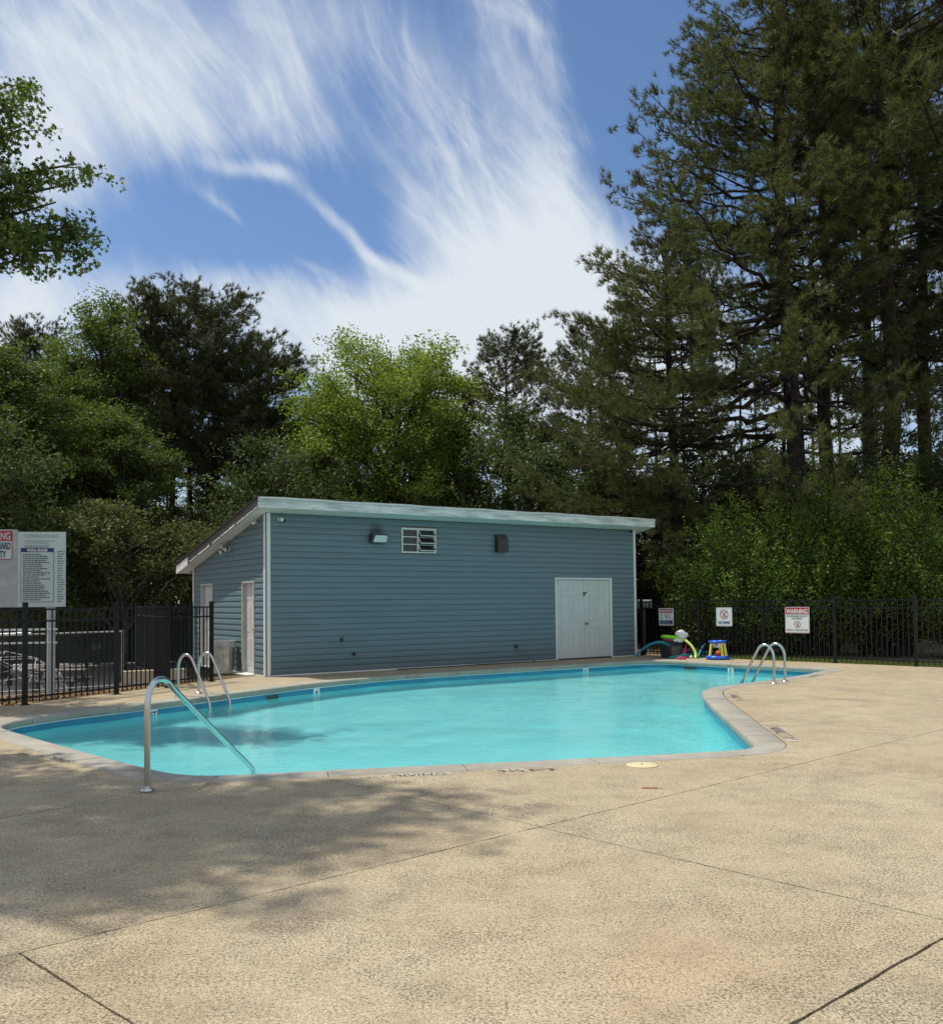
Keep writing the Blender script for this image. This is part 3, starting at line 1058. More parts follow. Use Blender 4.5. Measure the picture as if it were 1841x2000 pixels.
hi_ = split(hi_, Jg, 0.008, lambda c: side(Jf, c) * side(Jf, G(700, 1320)) > 0)
Jh = (G(390, 1352), np.array([-0.86, 0.5]))
hi_ = split(hi_, Jh, 0.008, lambda c: side(Jg, c) * side(Jg, G(300, 1370)) > 0)
cells = near + lo_ + hi_


def ragged(poly, step=0.06, amp=0.0035):
    out = []
    for i in range(len(poly)):
        a, b = poly[i], poly[(i + 1) % len(poly)]
        Ln = np.linalg.norm(b - a)
        k = max(1, min(260, int(Ln / step)))
        d = (b - a) / max(Ln, 1e-9)
        n = np.array([-d[1], d[0]])
        for q in range(k):
            j = 0 if q == 0 else rng.uniform(-amp, amp)
            out.append(a + (b - a) * q / k + n * j)
    return out


deck = empty('pool_deck', (0, 0, 0))
deck['kind'] = 'structure'
cut_mb = MB().prism([tuple(p) for p in OUTER], -0.5, 0.5)
cutter = cut_mb.build('cutter', M['joint'])
for c in cells:
    if area(np.array(c)) < 0:
        c = c[::-1]
    r = ragged(c)
    o = MB().prism(r, -0.10, rng.uniform(-0.0015, 0.0)).build('slab', M['deck'], deck)
    md = o.modifiers.new('cut', 'BOOLEAN')
    md.operation = 'DIFFERENCE'
    md.solver = 'EXACT'
    md.object = cutter
    dg = bpy.context.evaluated_depsgraph_get()
    me = bpy.data.meshes.new_from_object(o.evaluated_get(dg))
    o.modifiers.clear()
    o.data = me
    if len(me.polygons) == 0:
        bpy.data.objects.remove(o)
bpy.data.objects.remove(cutter)
# dark filler below the joints, outside the pool
fil = MB()
n_o = min(len(OUTER), 10 ** 6)
ring = offset(0.20)
nb = len(ring)
ctr = np.array([0.0, 14.5])
outr = []
for p in ring:
    d = p - ctr
    d /= np.linalg.norm(d)
    outr.append(ctr + d * 30)
fil.add([(p[0], p[1], -0.030) for p in ring] + [(p[0], p[1], -0.030) for p in outr], [(i, (i + 1) % nb, nb + (i + 1) % nb, nb + i) for i in range(nb)])
# keep the filler under the slabs only: clip to the deck outline
fo = fil.build('joint_filler', M['joint'], deck)
bm = bmesh.new()
bm.from_mesh(fo.data)
bb = big if area(np.array(big)) > 0 else big[::-1]
for i in range(len(bb)):
    a, b = bb[i], bb[(i + 1) % len(bb)]
    d = b - a
    nrm = Vector((d[1], -d[0], 0)).normalized()
    inn = Vector((a[0], a[1], 0)) - nrm * 0.02
    bmesh.ops.bisect_plane(bm, geom=bm.verts[:] + bm.edges[:] + bm.faces[:], plane_co=inn, plane_no=nrm, clear_outer=True)
bm.to_mesh(fo.data)
bm.free()

# ------------------------------------------------------------------ pool house
A = np.array([-4.325, 19.447])
B = np.array([4.500, 25.394])
U = (B - A) / np.linalg.norm(B - A)                      # along the long wall
Vv = np.array([-U[1], U[0]])                             # away, along the side wall
Nn = -Vv                                                 # out of the long wall
LEN, DEP = 10.64, 4.93
SOF, SLOPE = 3.46, 0.207
Z3 = np.array([0, 0, 1.0])
U3, V3_, N3 = V3(U), V3(Vv), V3(Nn)


def WF(s, o, z):                                         # long wall: along, out, up
    return V3(A + U * s + Nn * o, z)


def WS(t, o, z):                                         # side wall: away from the corner, out, up
    return V3(A + Vv * t - U * o, z)


def hitF(px, py, o=0.0):
    d = px_dir(px, py)
    q = A + Nn * o
    k = np.dot(q, Nn) / np.dot(d[:2], Nn)
    p = d[:2] * k
    return np.dot(p - A, U), EYE + d[2] * k


def hitS(px, py, o=0.0):
    d = px_dir(px, py)
    q = A - U * o
    k = np.dot(q, U) / np.dot(d[:2], U)
    p = d[:2] * k
    return np.dot(p - A, Vv), EYE + d[2] * k


house = empty('pool_house', (A[0], A[1], 0), 'blue grey clapboard pool house with a white fascia and one sloping roof', 'building')
# double door and window positions
D0, _ = hitF(1083, 1200)
D1, _ = hitF(1193.5, 1200)
DZ0, DZ1 = 0.03, 2.13
W0, _ = hitF(783, 1055)
W1, _ = hitF(849.5, 1055)
_, WZ1 = hitF(783, 1030.5)
_, WZ0 = hitF(783, 1079.5)
T0a, _ = hitS(499, 1200)
T0b, _ = hitS(475, 1200)
T1a, _ = hitS(417.5, 1200)
T1b, _ = hitS(395, 1200)
SDZ = hitS(487, 1135)[1]
# core walls behind the siding
core = MB()
DT = 0.10
core.box(WF(LEN / 2, -0.5 * DT - 0.012, 1.2), (LEN, DT, 2.4), (U3, N3, Z3))


def wallpoly(mb, f, pts, o0, o1):
    n = len(pts)
    vs = [f(a, o0, z) for a, z in pts] + [f(a, o1, z) for a, z in pts]
    fs = [tuple(range(n)), tuple(range(2 * n - 1, n - 1, -1))] + [(i, n + i, n + (i + 1) % n, (i + 1) % n) for i in range(n)]
    mb.add(vs, fs)


core = MB()
ht = lambda t: SOF - SLOPE * t
for (s0, s1, z0, z1) in [(0.02, W0 - .0, 0, SOF), (W0, W1, 0, WZ0), (W0, W1, WZ1, SOF), (W1, D0, 0, SOF), (D0, D1, DZ1, SOF), (D1, LEN - 0.02, 0, SOF)]:
    wallpoly(core, WF, [(s0, z0), (s1, z0), (s1, z1), (s0, z1)], -0.012, -0.10)
for (t0, t1, z0) in [(0.02, T0a, 0), (T0a, T0b, SDZ), (T0b, T1a, 0), (T1a, T1b, SDZ), (T1b, DEP - .02, 0)]:
    wallpoly(core, WS, [(t0, z0), (t1, z0), (t1, ht(t1)), (t0, ht(t0))], -0.012, -0.10)
core.build('wall', M['grey'], house)
# inner back walls so the building is closed
bk = MB()
wallpoly(bk, lambda a, o, z: WF(LEN - o, -a, z), [(0.0, 0), (DEP, 0), (DEP, ht(DEP)), (0.0, ht(0))], 0.0, 0.1)
wallpoly(bk, lambda a, o, z: WF(a, -DEP + o, z), [(0.1, 0), (LEN - .1, 0), (LEN - .1, ht(DEP)), (0.1, ht(DEP))], 0.0, 0.1)
bk.build('back_wall', M['siding'], house)

COURSE = 0.131
prof = [(0.0, -0.006), (0.009, -0.006), (0.009, 0.022), (0.074, 0.0185), (0.088, 0.015), (0.104, 0.007), (0.131, 0.005), (0.131, 0.0)]


def board(f, a0, a1, z0, top=None, clipz=None):
    """one course of siding between a0 and a1; ends may be cut by the roof line"""
    mb = MB()
    L_, R_ = [], []
    for (dz, o) in prof:
        z = z0 + dz
        if clipz is not None:
            z = min(z, clipz)
        e = a1
        if top is not None:
            e = min(a1, top(z))
        if e <= a0 + 0.01:
            e = a0 + 0.01
        L_.append(f(a0, o, z))
        R_.append(f(e, o, z))
    n = len(prof)
    mb.add(L_ + R_, [(i, i + 1, n + i + 1, n + i) for i in range(n - 1)] + [tuple(range(n - 1, -1, -1)), tuple(range(n, 2 * n))])
    return mb


def intervals(a0, a1, z0, holes):
    segs = [(a0, a1)]
    for (h0, h1, hz0, hz1) in holes:
        if z0 + COURSE * 0.5 > hz0 and z0 + COURSE * 0.5 < hz1:
            ns = []
            for (x, y) in segs:
                if h0 > x:
                    ns.append((x, min(y, h0)))
                if h1 < y:
                    ns.append((max(x, h1), y))
            segs = [s for s in ns if s[1] - s[0] > 0.02]
    return segs


z = 0.03
TR = 0.045
while z < SOF - 0.02:
    for (a0, a1) in intervals(0.075, LEN - 0.075, z, [(D0 + .02, D1 - .02, -1, DZ1 - .02), (W0 + .015, W1 - .015, WZ0 + .02, WZ1 - .02)]):
        cuts = [a0]
        while a1 - cuts[-1] > 3.9:
            cuts.append(cuts[-1] + rng.uniform(2.2, 3.7))
        cuts.append(a1)
        for q0, q1 in zip(cuts, cuts[1:]):
            pr = rng.uniform(0, .0016)
            board(lambda a, o, zz, pr=pr: WF(a, o + (pr if o > 0 else 0), zz), q0 + (0.003 if q0 > a0 else 0), q1, z + rng.uniform(-.0008, .0008), clipz=SOF - 0.004).build('siding_board', M['siding'], house)
    for (a0, a1) in intervals(0.075, DEP - 0.06, z, [(T0a + .01, T0b - .01, -1, SDZ - .02), (T1a + .01, T1b - .01, -1, SDZ - .02)]):
        tmax = (SOF - z) / SLOPE
        if tmax > a0 + 0.05:
            board(WS, a0, a1, z, top=lambda zz: (SOF - zz) / SLOPE).build('siding_board', M['siding'], house)
    z += COURSE
# foundation strip and corner trim
MB().box(WF(LEN / 2, 0.006, 0.014), (LEN - .2, 0.03, 0.028), (U3, N3, Z3)).build('base_trim', M['trim'], house)
MB().box(WS(DEP / 2, 0.006, 0.014), (DEP - .2, 0.03, 0.028), (V3_, -U3, Z3)).build('base_trim', M['trim'], house)
ct = MB()
ct.box(WF(0.036, 0.028, SOF / 2), (0.076, 0.022, SOF - .004), (U3, N3, Z3))
ct.box(WS(0.036, 0.028, SOF / 2 - .004), (0.080, 0.022, SOF - .02), (V3_, -U3, Z3))
ct.build('corner_trim', M['trim'], house)
ct = MB()
ct.box(WF(LEN - 0.036, 0.028, SOF / 2), (0.076, 0.022, SOF - .004), (U3, N3, Z3))
ct.build('corner_trim', M['trim'], house)
ct = MB()
ct.box(WS(DEP - 0.03, 0.026, ht(DEP) / 2), (0.07, 0.022, ht(DEP)), (V3_, -U3, Z3))
ct.build('corner_trim', M['trim'], house)

# roof: front overhang .40, left .33, right .40, back .42
OF, OL, OR, OB = 0.40, 0.33, 0.40, 0.42
FH = 0.20


def RF(s, q, dz=0.0):
    """roof underside plane: s along the long wall, q away from it (negative in front)"""
    return V3(A + U * s + Vv * q, SOF - SLOPE * q + dz)


def slab(pts, dz0, dz1):
    n = len(pts)
    vs = [RF(s, q, dz0) for s, q in pts] + [RF(s, q, dz1) for s, q in pts]
    return MB().add(vs, [tuple(range(n)), tuple(range(2 * n - 1, n - 1, -1))] + [(i, n + i, n + (i + 1) % n, (i + 1) % n) for i in range(n)])


roof = slab([(-OL + .03, -OF + .03), (LEN + OR - .03, -OF + .03), (LEN + OR - .03, DEP + OB - .03), (-OL + .03, DEP + OB - .03)], 0.03, FH - 0.005).build('roof', M['shingle'], house)
# shingle courses seen along the rake and the top edge
for k in range(40):
    q0 = -OF - 0.02 + k * 0.145
    if q0 + 0.145 > DEP + OB + .05:
        break
    slab([(-OL - 0.028 + rng.uniform(-.006, .006), q0), (LEN + OR + 0.03, q0), (LEN + OR + 0.03, q0 + 0.16), (-OL - 0.028 + rng.uniform(-.006, .006), q0 + 0.16)], FH + 0.001 + 0.004, FH + 0.018).build('shingle_course', M['shingle'], roof)
# front fascia in lengths
ns_ = 4
for k in range(ns_):
    s0 = -OL + (LEN + OL + OR) * k / ns_ + 0.002
    s1 = -OL + (LEN + OL + OR) * (k + 1) / ns_ - 0.002
    slab([(s0, -OF), (s1, -OF), (s1, -OF + 0.024), (s0, -OF + 0.024)], -0.012, FH - 0.012).build('fascia_board', M['fascia'], roof)
# wavy pale drip edge
mb = MB()
pts = []
for k in range(60):
    s = -OL + (LEN + OL + OR) * k / 59
    wv_ = 0.006 * math.sin(s * 2.7) + 0.004 * math.sin(s * 6.1 + 1)
    pts.append((s, wv_))
for (s0, w0), (s1, w1) in zip(pts, pts[1:]):
    a0, a1 = RF(s0, -OF - 0.022, FH - 0.03 + w0), RF(s1, -OF - 0.022, FH - 0.03 + w1)
    b0, b1 = RF(s0, -OF - 0.026, FH + 0.004 + w0), RF(s1, -OF - 0.026, FH + 0.004 + w1)
    c0, c1 = RF(s0, -OF + 0.05, FH + 0.003), RF(s1, -OF + 0.05, FH + 0.003)
    mb.add([a0, a1, b1, b0, c0, c1], [(0, 1, 2, 3), (3, 2, 5, 4)])
mb.build('drip_edge', M['drip'], roof)
# left rake board, its pale lower lip peeling, and the pale end where the gutter was
slab([(-OL, -OF + .026), (-OL + .024, -OF + .026), (-OL + .024, DEP - 0.55), (-OL, DEP - 0.55)], -0.005, FH - 0.004).build('rake_board', M['rake'], roof)
slab([(-OL - .002, DEP - 0.548), (-OL + .022, DEP - 0.548), (-OL + .022, DEP + OB), (-OL - .002, DEP + OB)], -0.03, FH - 0.03).build('rake_board', M['drip'], roof)
mb = MB()
for (q0, q1, h) in [(-.35, .9, .016), (1.0, 1.9, .028), (1.95, 2.5, .022), (2.7, 3.6, .03), (3.65, 4.2, .02)]:
    for k in range(8):
        a = q0 + (q1 - q0) * k / 8
        b = q0 + (q1 - q0) * (k + 1) / 8
        hh = h * rng.uniform(.5, 1.3)
        mb.add([RF(-OL - .006, a, -.008), RF(-OL - .006, b, -.008), RF(-OL - .006, b, hh), RF(-OL - .006, a, hh)], [(0, 1, 2, 3)])
mb.build('peeling_lip', M['drip'], roof)
slab([(LEN + OR - .024, -OF + .026), (LEN + OR, -OF + .026), (LEN + OR, DEP + OB), (LEN + OR - .024, DEP + OB)], -0.005, FH - 0.004).build('rake_board', M['fascia'], roof)
slab([(-OL, DEP + OB - .024), (LEN + OR, DEP + OB - .024), (LEN + OR, DEP + OB), (-OL, DEP + OB)], -0.02, FH - 0.03).build('fascia_board', M['drip'], roof)


# soffit panels with V grooves
def soffit_panel(corners, nrib, along):
    """corners: function (i in 0..1 along the row, j in 0..1 across) -> (s, q)"""
    mb = MB()
    rows = []
    for k in range(nrib):
        for t, d in ((0.0, 0.008), (0.10, 0.0), (0.92, 0.0), (1.0, 0.008)):
            rows.append(((k + t) / nrib, d))
    vs = []
    for (i, d) in rows:
        for j in (0, 1):
            s, q = corners(i, j)
            vs.append(RF(s, q, d))
    fs = [(2 * k, 2 * k + 1, 2 * k + 3, 2 * k + 2) for k in range(len(rows) - 1)]
    mb.add(vs, fs)
    return mb.build('soffit_panel', M['soffit'], roof)


npan = 36
for k in range(npan):
    s0 = -OL + 0.026 + (LEN + OL + OR - 0.052) * k / npan
    s1 = -OL + 0.026 + (LEN + OL + OR - 0.052) * (k + 1) / npan - 0.004
    soffit_panel(lambda i, j, s0=s0, s1=s1: (s0 + (s1 - s0) * i, -OF + 0.026 + (OF - 0.026) * j), 3, 0)
npan = 17
for k in range(npan):
    q0 = 0.004 + (DEP + OB - .03) * k / npan
    q1 = 0.004 + (DEP + OB - .03) * (k + 1) / npan - 0.004
    soffit_panel(lambda i, j, q0=q0, q1=q1: (-OL + 0.026 + (OL - 0.026) * j, q0 + (q1 - q0) * i), 3, 0)
    soffit_panel(lambda i, j, q0=q0, q1=q1: (LEN + (OR - 0.026) * j, q0 + (q1 - q0) * i), 3, 0)


# double door
def door_leaf(s0, s1, name_parent):
    wdt = s1 - s0
    o = 0.0
    mb = MB()
    mb.box(WF((s0 + s1) / 2, o - 0.022, (DZ0 + DZ1 - 0.055) / 2 + .005), (wdt, 0.035, DZ1 - DZ0 - 0.06), (U3, N3, Z3))
    leaf = mb.build('door_leaf', M['door'], house)
    H_ = DZ1 - 0.055
    for (r0, r1) in [(0.845, 0.945), (0.46, 0.80), (0.09, 0.40)]:
        for (c0, c1) in [(0.16, 0.46), (0.56, 0.86)]:
            pz0, pz1 = DZ0 + H_ * r0, DZ0 + H_ * r1
            ps0, ps1 = s0 + wdt * c0, s0 + wdt * c1
            f = MB()
            e = 0.018
            # raised frame moulding round a recessed field
            for (a, b, c, d) in [(ps0, ps1, pz0, pz0 + e), (ps0, ps1, pz1 - e, pz1), (ps0, ps0 + e, pz0 + e, pz1 - e), (ps1 - e, ps1, pz0 + e, pz1 - e)]:
                f.box(WF((a + b) / 2, o - 0.002, (c + d) / 2), (b - a, 0.010, d - c), (U3, N3, Z3))
            f.box(WF((ps0 + ps1) / 2, o - 0.003, (pz0 + pz1) / 2), (ps1 - ps0 - 3.4 * e, 0.007, pz1 - pz0 - 3.4 * e), (U3, N3, Z3))
            f.build('door_panel', M['door'], leaf, bevel=0.003)
    return leaf


mid = (D0 + D1) / 2 + 0.01
l1 = door_leaf(D0 + 0.055, mid - 0.004, None)
l2 = door_leaf(mid + 0.004, D1 - 0.075, None)
# frame
fr = MB()
fr.box(WF(D0 + 0.025, 0.014, DZ1 / 2), (0.05, 0.05, DZ1), (U3, N3, Z3))
fr.box(WF(D1 - 0.035, 0.014, DZ1 / 2), (0.07, 0.05, DZ1), (U3, N3, Z3))
fr.box(WF((D0 + D1) / 2, 0.016, DZ1 - 0.02), (D1 - D0 - .003, 0.054, 0.045), (U3, N3, Z3))
fr.build('door_frame', M['trim'], house, bevel=0.003)
MB().box(WF((D0 + D1) / 2, 0.01, 0.018), (D1 - D0 - 0.13, 0.09, 0.03), (U3, N3, Z3)).build('threshold', M['dark'], house)
mb = MB()
kz = hitF(1140, 1218)[1]
kp = WF(mid + 0.07, 0.0, kz)
mb.tube([kp + N3 * 0.0, kp + N3 * 0.035], 0.012, 10)
mb.lathe(kp + N3 * 0.055, [(0.005, -0.03), (0.024, -0.02), (0.029, 0.0), (0.024, 0.02), (0.005, 0.03)], 14)
mb.tube([kp, kp + N3 * 0.006], 0.03, 14)
mb.build('door_knob', M['brass'], l2, smooth=True)
hz_ = hitF(1137, 1158)[1]
mb = MB()
mb.box(WF(mid + 0.03, 0.010, hz_), (0.13, 0.008, 0.035), (U3, N3, Z3))
mb.box(WF(mid - 0.005, 0.024, hz_ - 0.055), (0.042, 0.02, 0.040), (U3, N3, Z3))
mb.tube(spline([WF(mid - 0.019, 0.024, hz_ - 0.036), WF(mid - 0.019, 0.024, hz_ - 0.012), WF(mid - 0.005, 0.024, hz_ + .002), WF(mid + 0.009, 0.024, hz_ - 0.012), WF(mid + 0.009, 0.024, hz_ - 0.036)], 4), 0.0035, 6)
mb.build('hasp_and_padlock', M['dark'], l2)
ms = WF(D0 + 0.085, 0.001, DZ1 - 0.075)
mb = MB()
for k in range(3):
    mb.box(ms + Z3 * (-0.02 * k), (0.055 - 0.012 * (k % 2), 0.004, 0.007), (U3, N3, Z3))
mb.build('small_label', M['dark'], l1)

# awning window: three fixed dark panes, three panes hinged open
ww = MB()
e = 0.03
for (a, b, c, d) in [(W0, W1, WZ0, WZ0 + e), (W0, W1, WZ1 - e, WZ1), (W0, W0 + e, WZ0 + e, WZ1 - e), (W1 - e, W1, WZ0 + e, WZ1 - e), ((W0 + W1) / 2 - e / 2 - .03, (W0 + W1) / 2 + e / 2 - .03, WZ0 + e, WZ1 - e)]:
    ww.box(WF((a + b) / 2, 0.018, (c + d) / 2), (b - a, 0.045, d - c), (U3, N3, Z3))
win = ww.build('window_frame', M['trim'], house)
MB().box(WF((W0 + W1) / 2, -0.16, (WZ0 + WZ1) / 2), (W1 - W0, 0.02, WZ1 - WZ0), (U3, N3, Z3)).build('dark_interior', M['dark'], win)
wm = (W0 + W1) / 2 - .03
ph = (WZ1 - WZ0 - 2 * e) / 3
for k in range(3):
    zb = WZ0 + e + ph * k
    MB().box(WF((W0 + e + wm - e / 2) / 2, 0.004, zb + ph / 2), (wm - e / 2 - W0 - e, 0.005, ph - 0.012), (U3, N3, Z3)).build('pane', M['glass'], win)
    MB().box(WF((W0 + e + wm - e / 2) / 2, 0.014, zb + ph - .004), (wm - e / 2 - W0 - e, 0.018, 0.018), (U3, N3, Z3)).build('glazing_bar', M['trim'], win)
    # hinged out at the top
    x0, x1 = wm + e / 2 + .01, W1 - e - .005
    ztop = zb + ph - 0.012
    an = math.radians(38)
    down = -Z3 * math.cos(an) + N3 * math.sin(an)
    ht_ = ph * 1.0
    c = WF((x0 + x1) / 2, 0.01, ztop) + down * ht_ / 2
    nn = np.cross(U3, down)
    MB().box(c, (x1 - x0 - .03, ht_ - .03, 0.004), (U3, down, nn)).build('pane', M['glass'], win)
    m2 = MB()
    for (uu, vv, su, sv) in [(0, -ht_ / 2, x1 - x0, .014), (0, ht_ / 2, x1 - x0, .018), (-(x1 - x0) / 2 + .008, 0, .014, ht_), ((x1 - x0) / 2 - .008, 0, .014, ht_)]:
        m2.box(c + U3 * uu + down * vv, (su, sv, .014), (U3, down, nn))
    m2.build('sash', M['trim'], win)
MB().tube([WF(W1 - .09, 0.09, WZ0 + .05), WF(W1 - .085, 0.08, WZ1 - .06)], 0.004, 6).build('operator_bar', M['trim'], win)

# wall-pack flood light
def wall_thing(name, px, py, label, cat, o=0.0):
    s, z = hitF(px, py)
    p = WF(s, o, z)
    return empty(name, tuple(p), label, cat), s, z


e_, s, z = wall_thing('wall_lamp', 735, 1052, 'bronze wall lamp with a slanted glass lens left of the small window', 'wall lamp')
wd, hh = 0.40, 0.20
mb = MB()
pf = [(0.02, -hh / 2), (0.12, -hh / 2), (0.20, hh / 2 - .02), (0.20, hh / 2), (0.02, hh / 2)]
wallpoly(mb, lambda a, o, zz: WF(s + o, a, z + zz), pf, -wd / 2, wd / 2)
mb.build('lamp_housing', M['dark'], e_, bevel=0.006)
mb = MB()
# slanted lens on the front face
fd = np.array([0.08, 0, 0])
a0 = WF(s - wd / 2 + .03, 0.128, z - hh / 2 + .012)
lens = [WF(s - wd / 2 + .045, 0.124, z - hh / 2 + .012), WF(s + wd / 2 - .02, 0.124, z - hh / 2 + .012), WF(s + wd / 2 - .02, 0.200, z + hh / 2 - .04), WF(s - wd / 2 + .075, 0.200, z + hh / 2 - .04)]
mb.add(lens + [q + N3 * 0.012 for q in lens], [(0, 1, 2, 3), (4, 5, 6, 7), (0, 1, 5, 4), (1, 2, 6, 5), (2, 3, 7, 6), (3, 0, 4, 7)])
mb.build('lens', M['lamp_glass'], e_)
# soot above the lamp and splash dirt near the deck, both worn into the vinyl
_nt = M['siding'].node_tree
_b = _nt.nodes['Principled BSDF']
_src = _b.inputs['Base Color'].links[0].from_socket
_co = nod(_nt, "ShaderNodeTexCoord").outputs['Object']
_lp = U3 * (s - 0.02) + N3 * 0.02 + Z3 * (z + 0.17)
_d = nod(_nt, "ShaderNodeVectorMath", operation='DISTANCE', i0=_co, i1=tuple(_lp))
_n1 = nod(_nt, "ShaderNodeTexNoise", Vector=_co, Scale=9.0, Detail=4.0).outputs[0]
_dd = nod(_nt, "ShaderNodeMath", operation='MULTIPLY_ADD', i0=_n1, i1=0.16, i2=_d.outputs['Value']).outputs[0]
_f = nod(_nt, "ShaderNodeMapRange", interpolation_type='SMOOTHSTEP', i0=_dd, i1=0.12, i2=0.34, i3=0.72, i4=0.0).outputs[0]
_m1 = nod(_nt, "ShaderNodeMix", data_type='RGBA', i0=_f, i6=_src, i7=(0.03, 0.035, 0.035, 1))
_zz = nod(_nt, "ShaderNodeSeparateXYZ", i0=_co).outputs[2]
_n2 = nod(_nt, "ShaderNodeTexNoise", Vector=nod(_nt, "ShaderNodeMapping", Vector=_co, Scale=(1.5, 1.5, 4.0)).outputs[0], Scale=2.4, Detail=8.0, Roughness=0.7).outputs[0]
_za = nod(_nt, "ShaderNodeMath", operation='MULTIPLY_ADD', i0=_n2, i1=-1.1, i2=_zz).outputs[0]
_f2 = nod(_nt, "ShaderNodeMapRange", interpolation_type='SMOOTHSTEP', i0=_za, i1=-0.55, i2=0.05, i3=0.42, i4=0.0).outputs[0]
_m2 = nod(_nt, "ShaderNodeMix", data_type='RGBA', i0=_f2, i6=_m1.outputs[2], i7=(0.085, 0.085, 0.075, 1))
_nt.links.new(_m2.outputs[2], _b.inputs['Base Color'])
e_, s, z = wall_thing('vent_hood', 975, 1061, 'dark metal vent hood on the siding right of the small window', 'vent')
wd, hh = 0.31, 0.43
mb = MB()
wallpoly(mb, lambda a, o, zz: WF(s + o, a, z + zz), [(0.015, -hh / 2), (0.17, -hh / 2), (0.17, hh / 2 - .16), (0.075, hh / 2), (0.015, hh / 2)], -wd / 2, wd / 2)
mb.build('hood', M['dark'], e_, bevel=0.005)


def camera_on(f3, a, z, out, label):
    p = f3(a, 0.02, z)
    t = empty('security_camera', tuple(p), label, 'security camera', 'white and black security cameras under the eaves')
    dirs = out
    MB().tube([p, p + dirs * 0.02], 0.045, 14).build('mount', M['white'], t, smooth=True)
    q = p + dirs * 0.05
    MB().tube([q, q + dirs * 0.07 - Z3 * 0.03], 0.042, 14).build('camera_body', M['white'], t, smooth=True)
    MB().tube([q + dirs * 0.072 - Z3 * 0.031, q + dirs * 0.09 - Z3 * 0.038], 0.040, 14).build('camera_lens', M['black'], t, smooth=True)


a, z = hitF(543, 1014)
camera_on(WF, a, z, N3 * 0.6 + U3 * 0.8, 'small white camera on the long wall by its left corner')
a, z = hitS(503, 1019)
camera_on(WS, a, z, -U3 * 0.5 + V3_ * 0.86, 'small camera on the shaded side wall under the sloping soffit')
a, z = hitF(1229, 1036)
camera_on(WF, a, z, N3 * 0.8 - U3 * 0.6, 'small camera under the eave at the right corner of the long wall')
a, z = hitS(450, 1072)
p = WS(a, 0.02, z)
t = empty('security_light', tuple(p), 'twin head security light on the side wall above the doors', 'security light')
MB().tube([p, p - U3 * 0.03], 0.06, 14).build('junction_plate', M['white'], t, smooth=True)
MB().box(p - U3 * 0.07, (0.07, 0.09, 0.07), (U3, V3_, Z3)).build('sensor', M['dark'], t)
for q in ((0.17, 0.07), (0.22, -0.06), (-0.10, -0.01)):
    c = p - U3 * 0.10 + V3_ * q[0] + Z3 * q[1]
    MB().tube([p - U3 * 0.06, c], 0.012, 6).build('arm', M['dark'], t)
    MB().tube([c, c - U3 * 0.05 + V3_ * 0.03 - Z3 * 0.03], [0.035, 0.055], 12).build('lamp_head', M['white'], t, smooth=True)

# hose bibs and hose
for i, (px, py, lb) in enumerate([(666, 1249, 'dark hose tap low on the siding, the higher of the left pair'), (690, 1277, 'dark hose tap low on the siding, the lower of the left pair'), (1006, 1262, 'dark hose tap left of the double door with a hose attached')]):
    a, z = hitF(px, py)
    p = WF(a, 0.012, z)
    t = empty('hose_tap', tuple(p), lb, 'tap', 'hose taps along the long wall')
    MB().tube([p, p + N3 * 0.015], 0.04, 12).build('flange', M['dark'], t)
    MB().tube([p, p + N3 * 0.06, p + N3 * 0.085 - Z3 * 0.045], 0.014, 8).build('spout', M['dark'], t)
    MB().torus(p + N3 * 0.05 + Z3 * 0.04, 0.024, 0.007, 14, 6).build('tap_handle', M['dark'], t)
    tapp = p
hp = [tapp + N3 * 0.085 - Z3 * 0.05, tapp + N3 * 0.13 + U3 * .05 - Z3 * 0.18, WF(hitF(1016, 1280)[0], 0.16, .28), WF(hitF(1028, 1292)[0], 0.20, .07), WF(hitF(1040, 1290)[0], 0.24, .014), WF(hitF(1062, 1290)[0], 0.22, .014)]
hs = MB().tube(spline(hp, 8), 0.009, 8).build('garden_hose', M['hose'], smooth=True)
tag(hs, 'thin green hose hanging from the tap left of the double door', 'hose')
hp = []
for k in range(40):
    s = hitF(770, 1290)[0] + (D0 - 0.1 - hitF(770, 1290)[0]) * k / 39
    hp.append(WF(s, 0.13 + 0.04 * math.sin(s * 1.9) + 0.02 * math.sin(s * 4.3), 0.013))
hs = MB().tube(hp, 0.012, 6).build('water_hose', M['black'], smooth=True)
tag(hs, 'black hose lying on the deck along the foot of the long wall', 'hose')

